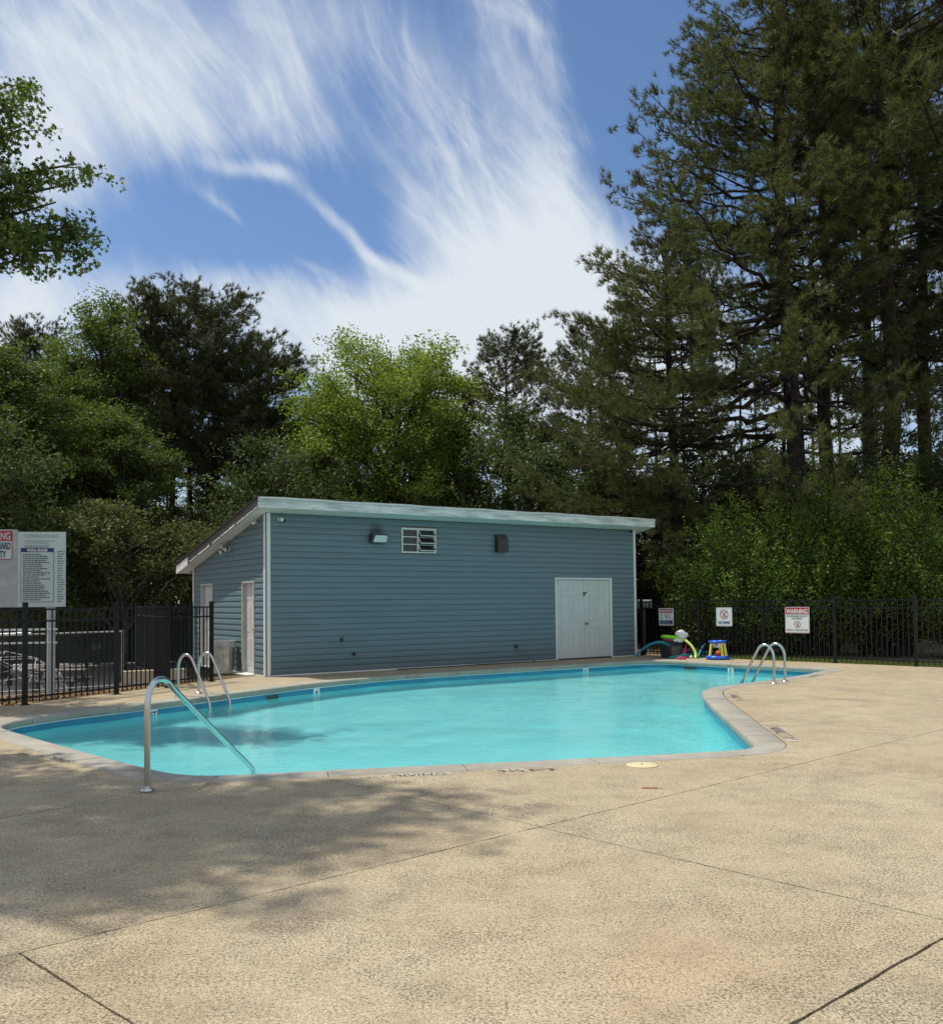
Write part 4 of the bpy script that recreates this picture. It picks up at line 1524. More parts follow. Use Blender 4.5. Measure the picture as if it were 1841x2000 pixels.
# side doors, set in white jambs
for k, (ta, tb) in enumerate(((T0a, T0b), (T1a, T1b))):
    jm = MB()
    jm.box(WS(ta + 0.02, -0.03, SDZ / 2), (0.04, 0.13, SDZ), (V3_, -U3, Z3))
    jm.box(WS(tb - 0.02, -0.03, SDZ / 2), (0.04, 0.13, SDZ), (V3_, -U3, Z3))
    jm.box(WS((ta + tb) / 2, -0.028, SDZ - 0.02), (tb - ta - .004, 0.13, 0.04), (V3_, -U3, Z3))
    jm.build('door_frame', M['rust_jamb'], house)
    dl = MB().box(WS((ta + tb) / 2, -0.07, SDZ / 2 - .01), (tb - ta - .085, 0.04, SDZ - .06), (V3_, -U3, Z3)).build('door_leaf', M['door'], house)
    for (r0, r1) in [(0.80, 0.93), (0.45, 0.75), (0.09, 0.38)]:
        for (c0, c1) in [(0.14, 0.46), (0.56, 0.88)]:
            x0, x1 = ta + .04 + (tb - ta - .08) * c0, ta + .04 + (tb - ta - .08) * c1
            MB().box(WS((x0 + x1) / 2, -0.048, SDZ * (r0 + r1) / 2), (x1 - x0, 0.008, SDZ * (r1 - r0)), (V3_, -U3, Z3)).build('door_panel', M['door'], dl, bevel=0.004)
    kp = WS(ta + 0.11, -0.05, 0.98)
    mb = MB().tube([kp, kp - U3 * 0.04], 0.012, 8).lathe(kp - U3 * 0.06, [(0.004, -0.028), (0.024, -0.016), (0.026, 0.012), (0.004, 0.028)], 12)
    mb.build('door_knob', M['brass'], dl, smooth=True)
MB().box(WS((T0a + T0b) / 2, 0.10, 0.008), (T0b - T0a + .04, 0.24, 0.016), (V3_, -U3, Z3)).build('door_sill', M['white'], house, bevel=.004)


# ------------------------------------------------------------------ fences
def fence(name, posts, label, H_=1.50, post_h=1.57, pick=0.115, cap=True, gap_ends=True, zf=None, group=None):
    f = empty(name, (posts[0][0], posts[0][1], 0), label, 'fence', group)
    pm = None
    for i, p in enumerate(posts):
        d = posts[min(i + 1, len(posts) - 1)] - posts[max(i - 1, 0)]
        d = d / np.linalg.norm(d)
        ax = (V3(d), V3((-d[1], d[0])), Z3)
        mb = MB().box(V3(p, post_h / 2 - .05), (0.062, 0.062, post_h + .1), ax)
        mb.box(V3(p, post_h + 0.008), (0.072, 0.072, 0.016), ax)
        mb.box(V3(p, post_h + 0.022), (0.05, 0.05, 0.014), ax)
        mb.box(V3(p, 0.006), (0.11, 0.11, 0.012), ax)
        mb.build('post', M['black'], f)
    for a, b in zip(posts, posts[1:]):
        Ld = np.linalg.norm(b - a)
        if Ld < 0.15:
            continue
        d = (b - a) / Ld
        ax = (V3(d), V3((-d[1], d[0])), Z3)
        c = (a + b) / 2
        for z in (H_ - 0.014, H_ - 0.20, 0.115):
            MB().box(V3(c, z), (Ld - 0.062, 0.028, 0.028), ax).build('rail', M['black'], f)
        n = max(1, int(round((Ld - 0.06) / pick)) - 1)
        for k in range(1, n + 1):
            p = a + d * (0.03 + (Ld - 0.06) * k / (n + 1))
            if pm is None:
                o = MB().box(V3(p, (H_ - 0.028 + 0.035) / 2), (0.017, 0.017, H_ - 0.028 - 0.035), ax).build('picket', M['black'], f)
                off = o.matrix_basis.translation.copy()
                me = o.data
                # recentre the shared picket mesh
                cen = Vector((p[0] - posts[0][0], p[1] - posts[0][1], 0))
                me.transform(Matrix.Translation(-cen))
                o.location = cen
                pm = me
                ang0 = math.atan2(d[1], d[0])
            else:
                o = bpy.data.objects.new('picket', pm)
                COL.objects.link(o)
                o.parent = f
                o.location = (p[0] - posts[0][0], p[1] - posts[0][1], 0)
                o.rotation_euler = (0, 0, math.atan2(d[1], d[0]) - ang0)
    return f


FR = [FENCE_R0 + FR_DIR * (1.83 * k) for k in range(-3, 5)]
fence('fence', FR, 'long black picket fence behind the pool signs and toys, right of the house')
fence('fence', LF[2:], 'black picket fence along the left deck edge before the playground')
FC = [np.array(p) for p in [(-5.70, 17.30), (-6.42, 18.80), (-7.17, 20.34), (-7.73, 21.30)]]
fence('fence', FC, 'black picket fence running back from the deck fence into shade', pick=0.14)
fence('fence', [np.array(p) for p in [(-7.73, 21.42), (-7.42, 22.45), (-7.16, 23.5)]], 'short black picket fence reaching the far corner of the house', pick=0.11)
gp = [np.array(p) for p in [(4.62, 25.30), (4.75, 25.64)]]


# ------------------------------------------------------------------ signs on the right fence
def plate(name, px0, py0, px1, py1, Yd, label, cat='sign', mat=None, back=0.02):
    """a sign hung on the right fence, at its own place along it"""
    # where the pixel ray meets the fence line
    pc = ((px0 + px1) / 2, (py0 + py1) / 2)
    nrm = np.array([-FR_DIR[1], FR_DIR[0]])
    if np.dot(nrm, -FENCE_R0) < 0:
        nrm = -nrm
    q = FENCE_R0 + nrm * 0.035
    pts = []
    for (x, y) in ((px0, pc[1]), (px1, pc[1])):
        d = px_dir(x, y)
        k = np.dot(q, nrm) / np.dot(d[:2], nrm)
        pts.append(d[:2] * k)
    c = (pts[0] + pts[1]) / 2
    wd = np.linalg.norm(pts[1] - pts[0])
    dist = c[1]
    z1 = at(pc[0], py0, dist)[2]
    z0 = at(pc[0], py1, dist)[2]
    x3 = V3((pts[1] - pts[0]) / wd)
    n3 = V3(nrm)
    cz = (z0 + z1) / 2
    t = empty(name, (c[0], c[1], cz), label, cat, 'pool signs hung on the right fence')
    return t, V3(c, cz), wd, z1 - z0, x3, n3


def rrect(c, w_, h_, x3, n3, o, r=0.03, n=5):
    pts = []
    for (sx, sy, a0) in ((1, 1, 0), (-1, 1, 90), (-1, -1, 180), (1, -1, 270)):
        for k in range(n + 1):
            a = math.radians(a0 + 90 * k / n)
            pts.append(c + x3 * (sx * (w_ / 2 - r) + r * math.cos(a)) + Z3 * (sy * (h_ / 2 - r) + r * math.sin(a)) + n3 * o)
    return pts


def plateshape(c, w_, h_, x3, n3, o0, o1, r=0.03):
    a, b = rrect(c, w_, h_, x3, n3, o0, r), rrect(c, w_, h_, x3, n3, o1, r)
    n = len(a)
    return MB().add(a + b, [tuple(range(n - 1, -1, -1)), tuple(range(n, 2 * n))] + [(i, (i + 1) % n, n + (i + 1) % n, n + i) for i in range(n)])


def bar(c, x3, n3, x0, x1, z0, z1, o=0.006):
    return MB().add([c + x3 * x0 + Z3 * z0 + n3 * o, c + x3 * x1 + Z3 * z0 + n3 * o, c + x3 * x1 + Z3 * z1 + n3 * o, c + x3 * x0 + Z3 * z1 + n3 * o], [(0, 1, 2, 3)])


def outline(c, x3, n3, w_, h_, th, o=0.006, r=0.03):
    a, b = rrect(c, w_, h_, x3, n3, o, r), rrect(c, w_ - 2 * th, h_ - 2 * th, x3, n3, o, max(r - th, 0.004))
    n = len(a)
    return MB().add(a + b, [(i, (i + 1) % n, n + (i + 1) % n, n + i) for i in range(n)])


def no_dive(c, x3, n3, R, parent, dz, ring_mat):
    mb = MB()
    cc = c + Z3 * dz
    n = 28
    ri = R * 0.86
    vs = []
    for k in range(n):
        a = 2 * math.pi * k / n
        vs.append(cc + x3 * R * math.cos(a) + Z3 * R * math.sin(a) + n3 * 0.010)
    for k in range(n):
        a = 2 * math.pi * k / n
        vs.append(cc + x3 * ri * math.cos(a) + Z3 * ri * math.sin(a) + n3 * 0.010)
    mb.add(vs, [(k, (k + 1) % n, n + (k + 1) % n, n + k) for k in range(n)])
    u = (-x3 + Z3) / math.sqrt(2)
    vv = (x3 + Z3) / math.sqrt(2)
    t_ = R * 0.07
    mb.add([cc + u * ri + vv * t_ + n3 * .0095, cc + u * ri - vv * t_ + n3 * .0095, cc - u * ri - vv * t_ + n3 * .0095, cc - u * ri + vv * t_ + n3 * .0095], [(0, 1, 2, 3)])
    mb.build('prohibition_ring', ring_mat, parent)
    # plain diver: slanted body, bent arms, water line
    fg = MB()

    def stroke(p0, p1, w_):
        a = cc + x3 * p0[0] * R + Z3 * p0[1] * R + n3 * 0.0065
        b = cc + x3 * p1[0] * R + Z3 * p1[1] * R + n3 * 0.0065
        d = (b - a) / np.linalg.norm(b - a)
        s_ = np.cross(d, n3) * w_ * R
        fg.add([a + s_, a - s_, b - s_ * .7, b + s_ * .7], [(0, 1, 2, 3)])
    stroke((0.50, 0.55), (0.02, -0.02), 0.09)
    stroke((0.02, -0.02), (-0.28, -0.30), 0.10)
    stroke((-0.02, 0.0), (-0.25, 0.12), 0.06)
    stroke((0.02, -0.05), (0.25, -0.42), 0.07)
    stroke((-0.5, -0.55), (0.5, -0.55), 0.05)
    fg.build('diver_figure', M['black_print'], parent)


t, c, w_, h_, x3, n3 = plate('sign', 1286, 1187.5, 1315, 1222, 0, 'emergency 911 telephone sign left of the no diving sign', 'sign')
plateshape(c, w_, h_, x3, n3, 0.0, 0.004).build('sign_plate', M['white'], t)
outline(c, x3, n3, w_, h_, 0.006, 0.0055).build('sign_border', M['red_print'], t)
bar(c, x3, n3, -w_ * .43, w_ * .43, h_ * .22, h_ * .44, .007).build('print_band', M['red_print'], t)
bar(c, x3, n3, -w_ * .43, w_ * .43, -h_ * .43, -h_ * .20, .007).build('print_band', M['blue_print'], t)
text('EMERGENCY', h_ * 0.155, c + Z3 * h_ * 0.275 + n3 * .010, x3, Z3, M['white'], t, sx=0.88, thick=.002)
text('911', h_ * 0.42, c + Z3 * (-h_ * 0.135) + x3 * w_ * 0.14 + n3 * .009, x3, Z3, M['red_print'], t, sx=0.68, thick=.001)
text('C', h_ * 0.40, c + Z3 * (-h_ * 0.13) - x3 * w_ * 0.30 + n3 * .009, x3, Z3, M['black_print'], t, sx=0.55, thick=.001)
for k in range(3):
    bar(c, x3, n3, -w_ * .38, w_ * (.2 + .08 * k), -h_ * (.255 + .06 * k), -h_ * (.24 + .06 * k), .009).build('print_line', M['board'], t)

t, c, w_, h_, x3, n3 = plate('sign', 1398, 1186.5, 1429, 1223, 0, 'white no diving sign between the emergency and warning signs', 'sign')
plateshape(c, w_, h_, x3, n3, 0.0, 0.004).build('sign_plate', M['white'], t)
outline(c, x3, n3, w_ * .94, h_ * .94, 0.004, 0.0055).build('sign_border', M['blue_print'], t)
no_dive(c, x3, n3, w_ * 0.26, t, h_ * 0.14, M['red_print'])
text('NO DIVING', h_ * 0.20, c - Z3 * h_ * 0.37 + n3 * .008, x3, Z3, M['blue_print'], t, sx=0.66, thick=.003)

t, c, w_, h_, x3, n3 = plate('sign', 1532.5, 1185.5, 1580, 1236.5, 0, 'red headed warning sign, rightmost on the fence', 'sign')
plateshape(c, w_, h_, x3, n3, 0.0, 0.004).build('sign_plate', M['white'], t)
outline(c, x3, n3, w_ * .97, h_ * .97, 0.008, 0.0055).build('sign_border', M['red_print'], t)
bar(c, x3, n3, -w_ * .46, w_ * .46, h_ * .22, h_ * .465, .007).build('print_band', M['red_print'], t)
text('WARNING', h_ * 0.245, c + Z3 * h_ * 0.25 + n3 * .010, x3, Z3, M['white'], t, sx=0.72, thick=.004)
text('NO LIFEGUARD ON DUTY', h_ * 0.085, c + Z3 * h_ * 0.12 + n3 * .009, x3, Z3, M['black_print'], t, sx=0.84, thick=.001)
text('NO DIVING', h_ * 0.085, c + Z3 * h_ * 0.03 + n3 * .009, x3, Z3, M['black_print'], t, sx=0.9, thick=.001)
no_dive(c, x3, n3, w_ * 0.135, t, -h_ * 0.16, M['red_print'])
text('SWIM AT YOUR OWN RISK', h_ * 0.085, c - Z3 * h_ * 0.41 + n3 * .009, x3, Z3, M['black_print'], t, sx=0.82, thick=.001)

# grey box on a post beside the house
p = at(1256, 1181, 26.6)
t = empty('lock_box', tuple(p), 'grey metal box with a gabled top beside the right house corner', 'metal box')
bx = np.array([0.90, -0.30, 0.0])
bx /= np.linalg.norm(bx)
by = np.array([0.30, 0.90, 0.0])
by /= np.linalg.norm(by)
mb = MB()
prf = [(-0.11, -0.12), (0.11, -0.12), (0.11, 0.08), (0.0, 0.15), (-0.11, 0.08)]
n = 5
vs = [p + by * a + Z3 * b - bx * 0.28 for a, b in prf] + [p + by * a + Z3 * b + bx * 0.24 for a, b in prf]
mb.add(vs, [tuple(range(n)), tuple(range(2 * n - 1, n - 1, -1))] + [(i, n + i, n + (i + 1) % n, (i + 1) % n) for i in range(n)])
mb.build('box_body', M['grey'], t, bevel=.006)
mb = MB()
for k, (x0, hh) in enumerate([(-.22, .05), (-.185, .05), (-.15, .05), (-.05, .05), (-.015, .035), (.02, .05), (.09, .02), (.11, .05)]):
    mb.add([p + bx * x0 - by * .113 + Z3 * -.03, p + bx * (x0 + .013) - by * .113 + Z3 * -.03, p + bx * (x0 + .013) - by * .113 + Z3 * (-.03 + hh), p + bx * x0 - by * .113 + Z3 * (-.03 + hh)], [(0, 1, 2, 3)])
mb.build('worn_print', M['board'], t)
MB().box(V3(p[:2], (p[2] - .12) / 2 - .05), (0.09, 0.09, p[2] - .12 + .1)).build('post', M['dark'], t)

# ------------------------------------------------------------------ toys
def on_ground(px, py):
    q = G(px, py)
    return V3(q, 0.0)


bc = on_ground(1310, 1284.5)
t = empty('toy_bin', tuple(bc), 'dark grey plastic storage bin heaped with pool toys', 'bin')
mb = MB()
fx, fy = V3(U), V3(Vv)
w0, w1, dp0, dp1, bh = 0.42, 0.56, 0.30, 0.40, 0.42
vs = []
for (ww_, dd_, zz) in ((w0, dp0, 0.0), (w1, dp1, bh), (w1 + .05, dp1 + .05, bh), (w1 + .05, dp1 + .05, bh + .035)):
    for (sx, sy) in ((-1, -1), (1, -1), (1, 1), (-1, 1)):
        vs.append(bc + fx * sx * ww_ / 2 + fy * sy * dd_ / 2 + Z3 * zz)
fs = [(0, 3, 2, 1)]
for k in range(3):
    for i in range(4):
        fs.append((k * 4 + i, k * 4 + (i + 1) % 4, k * 4 + 4 + (i + 1) % 4, k * 4 + 4 + i))
fs.append((12, 13, 14, 15))
mb.add(vs, fs)
mb.build('bin_body', M['bin'], t, bevel=.01)
mb = MB()
pz = [(-.15, .06), (.15, .06), (.185, .31), (-.185, .31)]
mb.add([bc + fx * a - fy * (dp0 / 2 + .012 + (dp1 - dp0) / 2 * z_ / bh) + Z3 * z_ for a, z_ in pz] + [bc + fx * a - fy * (dp0 / 2 - .01 + (dp1 - dp0) / 2 * z_ / bh) + Z3 * z_ for a, z_ in pz], [(0, 1, 2, 3), (4, 5, 6, 7), (0, 1, 5, 4), (1, 2, 6, 5), (2, 3, 7, 6), (3, 0, 4, 7)])
mb.build('front_panel', M['bin_panel'], t)
# green float ring on the bin, pink float below it
rc = bc + Z3 * (bh + 0.11) + fx * 0.02


def ellipse_ring(name, c, rx, ry, r, mat, label, cat, tiltx=0.0):
    ax = (fx * math.cos(tiltx) + Z3 * math.sin(tiltx), fy, -fx * math.sin(tiltx) + Z3 * math.cos(tiltx))
    vs = []
    n, m_ = 36, 10
    for i in range(n):
        a = 2 * math.pi * i / n
        for j in range(m_):
            q = 2 * math.pi * j / m_
            vs.append(c + ax[0] * (rx + r * math.cos(q)) * math.cos(a) + ax[1] * (ry + r * math.cos(q)) * math.sin(a) + ax[2] * r * math.sin(q))
    mb = MB().add(vs, [(i * m_ + j, ((i + 1) % n) * m_ + j, ((i + 1) % n) * m_ + (j + 1) % m_, i * m_ + (j + 1) % m_) for i in range(n) for j in range(m_)])
    o = mb.build(name, mat, smooth=True)
    return tag(o, label, cat)


ellipse_ring('swim_ring', rc, 0.27, 0.18, 0.052, M['green_plastic'], 'lime green swim ring lying on top of the toy bin', 'swim ring', math.radians(-7))
ellipse_ring('swim_ring', bc + Z3 * (bh + .05) + fx * .03, 0.25, 0.17, 0.028, M['pink'], 'pink swim ring squeezed between green ring and toy bin', 'swim ring', math.radians(-2))
# white inflatable on top
mb = MB()
fc = at(1330, 1240, bc[1] - .05)
vs, fs = [], []
n, m_ = 18, 10
for i in range(m_ + 1):
    ph_ = math.pi * i / m_
    for j in range(n):
        a = 2 * math.pi * j / n
        r_ = math.sin(ph_) * (1 + 0.10 * math.sin(3 * a + i) + 0.06 * math.sin(7 * a + 2 * i))
        q = np.array([0.20 * r_ * math.cos(a), 0.14 * r_ * math.sin(a), 0.125 * math.cos(ph_) * (1 + 0.08 * math.sin(2 * a))])
        ca, sa = math.cos(-0.30), math.sin(-0.30)
        vs.append(fc + fx * (ca * q[0] - sa * q[2]) + fy * q[1] + Z3 * (sa * q[0] + ca * q[2]))
for i in range(m_):
    for j in range(n):
        fs.append((i * n + j, i * n + (j + 1) % n, (i + 1) * n + (j + 1) % n, (i + 1) * n + j))
mb.add(vs, fs)
fl_ = mb.build('inflatable_toy', M['white'], smooth=True)
fl_ = tag(fl_, 'crumpled white inflatable toy on top of the heaped toy bin', 'inflatable toy')
tl = MB()
tp = at(1343, 1236, bc[1] - .05)
tl.add([fc + fx * .13 + Z3 * .04, fc + fx * .12 - Z3 * .06, tp, fc + fx * .13 + fy * .05], [(0, 1, 2), (0, 2, 3), (1, 3, 2)])
tl.build('tail', M['white'], fl_)
mb = MB()
for (dx, dz_, r_) in ((-.19, -.13, .07), (-.10, -.15, .08), (-.26, -.15, .05), (-.02, -.15, .07)):
    mb.lathe(fc + fx * dx + Z3 * dz_, [(0.01, r_ * .9), (r_ * .7, r_ * .6), (r_, 0), (r_ * .8, -r_ * .5), (.01, -r_ * .6)], 12)
o = mb.build('water_wings', M['white'], smooth=True)
tag(o, 'deflated white arm floats on the rim of the toy bin', 'arm floats')


def noodle(pts, r, mat, label):
    o = MB().tube(spline(pts, 8), r, 14).build('pool_noodle', mat, smooth=True)
    return tag(o, label, 'pool noodle', 'foam pool noodles by the toy bin')


yb = bc[1]
noodle([at(1241, 1280.5, 24.35), at(1252, 1270, 24.35), at(1268, 1259.5, 24.30), at(1284, 1254.5, 24.25), at(1297, 1256, 24.2), at(1306, 1261, 24.15)], 0.033, M['teal_foam'], 'teal pool noodle arching from the house corner to the bin')
noodle([at(1333, 1247.5, yb - .10), at(1340, 1252.5, yb - .2), at(1350, 1262, yb - .28), at(1357, 1274, yb - .34), at(1358, 1281, yb - .38), at(1357, 1285.5, yb - .42)], 0.036, M['lime_foam'], 'yellow green pool noodle drooping off the bin to the deck')
g0, g1 = on_ground(1306, 1287.5), on_ground(1394, 1283)
noodle([V3(g0[:2], .032), at(1350, 1277.5, (g0[1] + g1[1]) / 2 + .1), at(1392, 1272, g1[1] + .25)], 0.031, M['teal_foam'], 'straight teal pool noodle lying low across front of bin')
noodle([at(1363, 1285, yb - .40), at(1365, 1276, yb - .2), at(1371, 1264, yb + .1), at(1376, 1258, yb + .2)], 0.030, M['teal_foam'], 'short green teal noodle leaning back against the fence')
# pink triangle float and pink toy on deck, small white ball
p0 = on_ground(1338, 1284)
mb = MB()
a, b, c = at(1330, 1280, p0[1]), at(1340, 1280, p0[1]), at(1339, 1258, p0[1] + .05)
dd_ = np.array([0.02, 0.05, 0])
mb.add([a, b, c, a + dd_, b + dd_, c + dd_], [(0, 1, 2), (3, 5, 4), (0, 3, 4, 1), (1, 4, 5, 2), (2, 5, 3, 0)])
tag(mb.build('pink_float', M['pink']), 'pink triangular float propped against the bin side', 'float')
mb = MB()
q0 = on_ground(1331, 1288)
for (dx, dy, r_) in ((-.09, 0, .035), (-.03, .02, .05), (.04, 0, .045), (.09, .02, .035)):
    mb.lathe(q0 + np.array([dx, dy, r_ * .8]), [(0.01, r_ * .8), (r_ * .8, r_ * .5), (r_, 0), (r_ * .7, -r_ * .7), (.01, -r_ * .8)], 10)
tag(mb.build('pink_toy', M['pink'], smooth=True), 'small crumpled pink toy on the deck before the bin', 'toy')


def ball(c, r, mat, label, name='ball', n=20):
    prof_ = [(max(r * math.sin(math.pi * k / 10), 0.002), -r * math.cos(math.pi * k / 10)) for k in range(11)]
    return tag(MB().lathe(c, prof_, n).build(name, mat, smooth=True), label, 'ball')


q0 = on_ground(1349, 1286)
ball(q0 + Z3 * .04, 0.04, M['white'], 'small white ball between the two fallen noodles')
# inflatable basketball hoop
hc = on_ground(1401, 1288)
t = empty('pool_basketball_hoop', tuple(hc), 'floating basketball hoop with blue rings and yellow legs', 'pool basketball hoop')
MB().torus(hc + Z3 * .05, 0.255, 0.050, 36, 12).build('base_ring', M['blue'], t, smooth=True)
MB().torus(hc + Z3 * .45, 0.195, 0.036, 36, 12).build('top_ring', M['blue'], t, smooth=True)
for an in (200, 285, 318, 60):
    a = math.radians(an)
    b0 = hc + np.array([math.cos(a) * .235, math.sin(a) * .235, .09])
    b1 = hc + np.array([math.cos(a) * .185, math.sin(a) * .185, .43])
    MB().tube([b0, (b0 + b1) / 2, b1], [.034, .031, .028], 12).build('leg', M['yellow'], t, smooth=True)
mb = MB()
for k in range(14):
    a = 2 * math.pi * k / 14
    for s_ in (1, -1):
        b = a + s_ * 2 * math.pi / 14 * 1.5
        mb.tube([hc + np.array([math.cos(a) * .16, math.sin(a) * .16, .43]), hc + np.array([math.cos(b) * .10, math.sin(b) * .10, .30])], 0.004, 4)
mb.build('net', M['white'], t)
ball(hc + Z3 * (.11 + .075) + np.array([0.0, -.02, -.04]), 0.078, M['orange'], 'orange ball sitting inside the floating basketball hoop')


# ------------------------------------------------------------------ rails and ladders
def railing(name, label, cat, paths, r, flanges, steps=None, group=None, base=None):
    t = empty(name, tuple(base), label, cat, group)
    for pth in paths:
        MB().tube(spline(pth, 8), r, 16).build('rail', M['steel'], t, smooth=True)
    for f in flanges:
        MB().lathe(f, [(0.055, 0.0), (0.058, 0.012), (0.045, 0.028), (r * 1.15, 0.036), (r * 1.1, 0.05)], 20).build('base_flange', M['steel'], t, smooth=True)
    if steps:
        for (a, b) in steps:
            d = (b - a) / np.linalg.norm(b - a)
            s_ = np.cross(Z3, d)
            MB().box((a + b) / 2, (np.linalg.norm(b - a), 0.08, 0.025), (d, s_, Z3)).build('step', M['steel'], t)
    return t


hb = G(288, 1546)
hb3 = V3(hb, 0.0)
tip = V3(G(491, 1506, WZ), WZ)
dd = tip - hb3
dd[2] = 0
Lh = np.linalg.norm(dd)
dd /= Lh
prof_h = [(0, 0), (0, .40), (0, .70), (.03, .82), (.10, .89), (.20, .912), (.31, .885), (.43, .80)]
xe = Lh
for k in range(1, 5):
    x = .43 + (xe - .43) * k / 4
    prof_h.append((x, .80 + (WZ + .03 - .80) * k / 4))
prof_h += [(xe + .04, WZ - .08), (xe + .05, WZ - .3), (xe + .05, -1.10)]
railing('pool_handrail', 'single stainless handrail over the near left coping', 'handrail', [[hb3 + dd * a + Z3 * z_ for a, z_ in prof_h]], 0.0255, [hb3], base=hb3)

lp = [(0, 0), (0, .25), (0, .48), (.03, .60), (.10, .685), (.19, .70), (.27, .65), (.33, .55), (.45, .32), (.57, .08), (.64, -.06), (.66, -.2), (.66, -.5), (.66, -1.05)]
for (b1, b2, din, lb) in (((345.5, 1361), (391, 1354.5), None, 'left pool ladder beside the house, two tall steel rails'), ((1510, 1336), (1533.5, 1331.5), None, 'right pool ladder near the toys, two tall steel rails')):
    a, b = V3(G(*b1), 0), V3(G(*b2), 0)
    m_ = (a + b) / 2
    ac = (b - a)
    ac /= np.linalg.norm(ac)
    # towards the water
    nr = np.cross(ac, Z3)
    if not inside(np.array(INNER), np.array([(m_ + nr * .9)[0]]), np.array([(m_ + nr * .9)[1]]))[0]:
        nr = -nr
    # widen to a true half metre ladder about its middle
    half = 0.255
    a, b = m_ - ac * half, m_ + ac * half
    paths = [[q + nr * d_ * 1.0 + Z3 * (z_ * 1.0) for d_, z_ in lp] for q in (a, b)]
    stp = [(a + nr * .66 + Z3 * z_, b + nr * .66 + Z3 * z_) for z_ in (-.27, -.52, -.78)]
    railing('pool_ladder', lb, 'pool ladder', paths, 0.024, [a, b], stp, 'stainless pool ladders', base=m_)

# ------------------------------------------------------------------ marks and fittings on pool and deck
def on_wall_tile(px, py, body, label_name):
    """depth marker tile on the far pool wall at a photo pixel"""
    q = G(px, py, -0.15)
    i = int(np.argmin(np.hypot(INNER[:, 0] - q[0], INNER[:, 1] - q[1])))
    c = INNER[i] + NORM[i] * 0.022
    nin = -V3(NORM[i])
    x3 = np.cross(Z3, nin)
    p = V3(c, -0.18) + nin * 0.006
    MB().box(p, (0.16, 0.006, 0.15), (x3, nin, Z3)).build('depth_tile', M['white'], pool)
    text(body, 0.13, p - Z3 * 0.045 + nin * 0.006, x3, Z3, M['black_print'], pool, name='depth_number', thick=.003)


on_wall_tile(617, 1349, "4", 0)
on_wall_tile(1117, 1306.5, "5'", 0)
on_wall_tile(1440, 1307, "5'", 0)
on_wall_tile(293, 1392, "FT", 0)
for (px, py, wd) in ((517, 1361, 0.36), (1362, 1304, 0.42)):
    q = G(px, py, -0.17)
    i = int(np.argmin(np.hypot(INNER[:, 0] - q[0], INNER[:, 1] - q[1])))
    nin = -V3(NORM[i])
    x3 = np.cross(Z3, nin)
    p = V3(INNER[i] + NORM[i] * 0.022, -0.175) + nin * 0.008
    MB().box(p, (wd, 0.010, 0.14), (x3, nin, Z3)).build('skimmer_mouth', M['band'], pool)
    MB().box(p + nin * .002, (wd - .05, 0.012, 0.10), (x3, nin, Z3)).build('skimmer_flap', M['dark'], pool)


def deck_mark(px, py, body, size, white=True, ang=None, wpad=1.0, flip=False):
    """faded lettering beside the nearest stretch of coping"""
    q = G(px, py)
    i = int(np.argmin(np.hypot(INNER[:, 0] - q[0], INNER[:, 1] - q[1])))
    n_ = V3(NORM[i])
    x3 = np.cross(-n_, Z3)
    x3 = -x3 if np.dot(x3, np.cross(-n_, Z3)) < 0 else x3
    # letters stand with their tops towards the pool
    y3 = -n_
    x3 = np.cross(y3, Z3)
    if flip:
        x3, y3 = -x3, -y3
    t = empty('deck_marking', (q[0], q[1], 0.004))
    t['kind'] = 'structure'
    w_ = size * 0.62 * len(body) * wpad
    c = V3(q, 0)
    if white:
        vs = [c + x3 * a * w_ * .54 + y3 * b + Z3 * 0.003 for a, b in ((-1, -size * .18), (1, -size * .18), (1, size * .9), (-1, size * .9))]
        MB().add(vs, [(0, 1, 2, 3)]).build('paint_patch', M['worn_white'], t)
    text(body, size, c + Z3 * 0.006, x3, y3, M['worn_black'], t, sx=wpad, thick=size * .012)
    return t


deck_mark(787, 1517, 'NO DIVING', 0.115, wpad=1.3)
deck_mark(1000, 1508, '3½', 0.15, wpad=1.4)
deck_mark(1066, 1506, 'FT', 0.15, white=False, wpad=1.9)
deck_mark(95, 1482, 'NO DIVING', 0.13, wpad=1.0)
deck_mark(28, 1476, 'FT', 0.16, white=False, wpad=1.2)
deck_mark(1535, 1430, 'NO DIVING', 0.20, wpad=1.15)
deck_mark(1444, 1362, 'NO DIVING', 0.18, wpad=1.0)
deck_mark(1590, 1322, 'NO DIVING', 0.16, wpad=1.0)
deck_mark(160, 1399, 'NO DIVING', 0.13, white=False, wpad=1.1)

lc = V3(G(1253, 1495), 0)
t = empty('skimmer_lid', tuple(lc), 'round cream skimmer lid set in the deck near the coping', 'skimmer lid')
MB().lathe(lc, [(0.145, -0.01), (0.145, 0.006), (0.135, 0.010), (0.03, 0.011), (0.01, 0.011)], 32).build('lid_plate', M['lid'], t, smooth=True)
MB().torus(lc + Z3 * .010, 0.115, 0.0025, 32, 6).build('lid_groove', M['rust_jamb'], t)
MB().lathe(lc + np.array([0, -.0, .010]), [(0.012, 0), (0.012, .004), (.004, .004)], 10).build('lid_screw', M['dark'], t)
rc_ = G(1282, 1540)
mb = MB()
pts = []
for k in range(22):
    a = 2 * math.pi * k / 22
    r_ = 1 + 0.25 * math.sin(3 * a) + .15 * math.sin(5 * a + 1)
    pts.append(V3(rc_ + J2d * 0.0 + np.array([0.12 * r_ * math.cos(a), 0.0]) + np.array([0.03, -.05]) * r_ * math.sin(a) - np.array([0, .04]) * math.cos(a), 0.003))
mb.add(pts, [tuple(range(22))])
o = mb.build('rust_stain', M['rust'], deck)

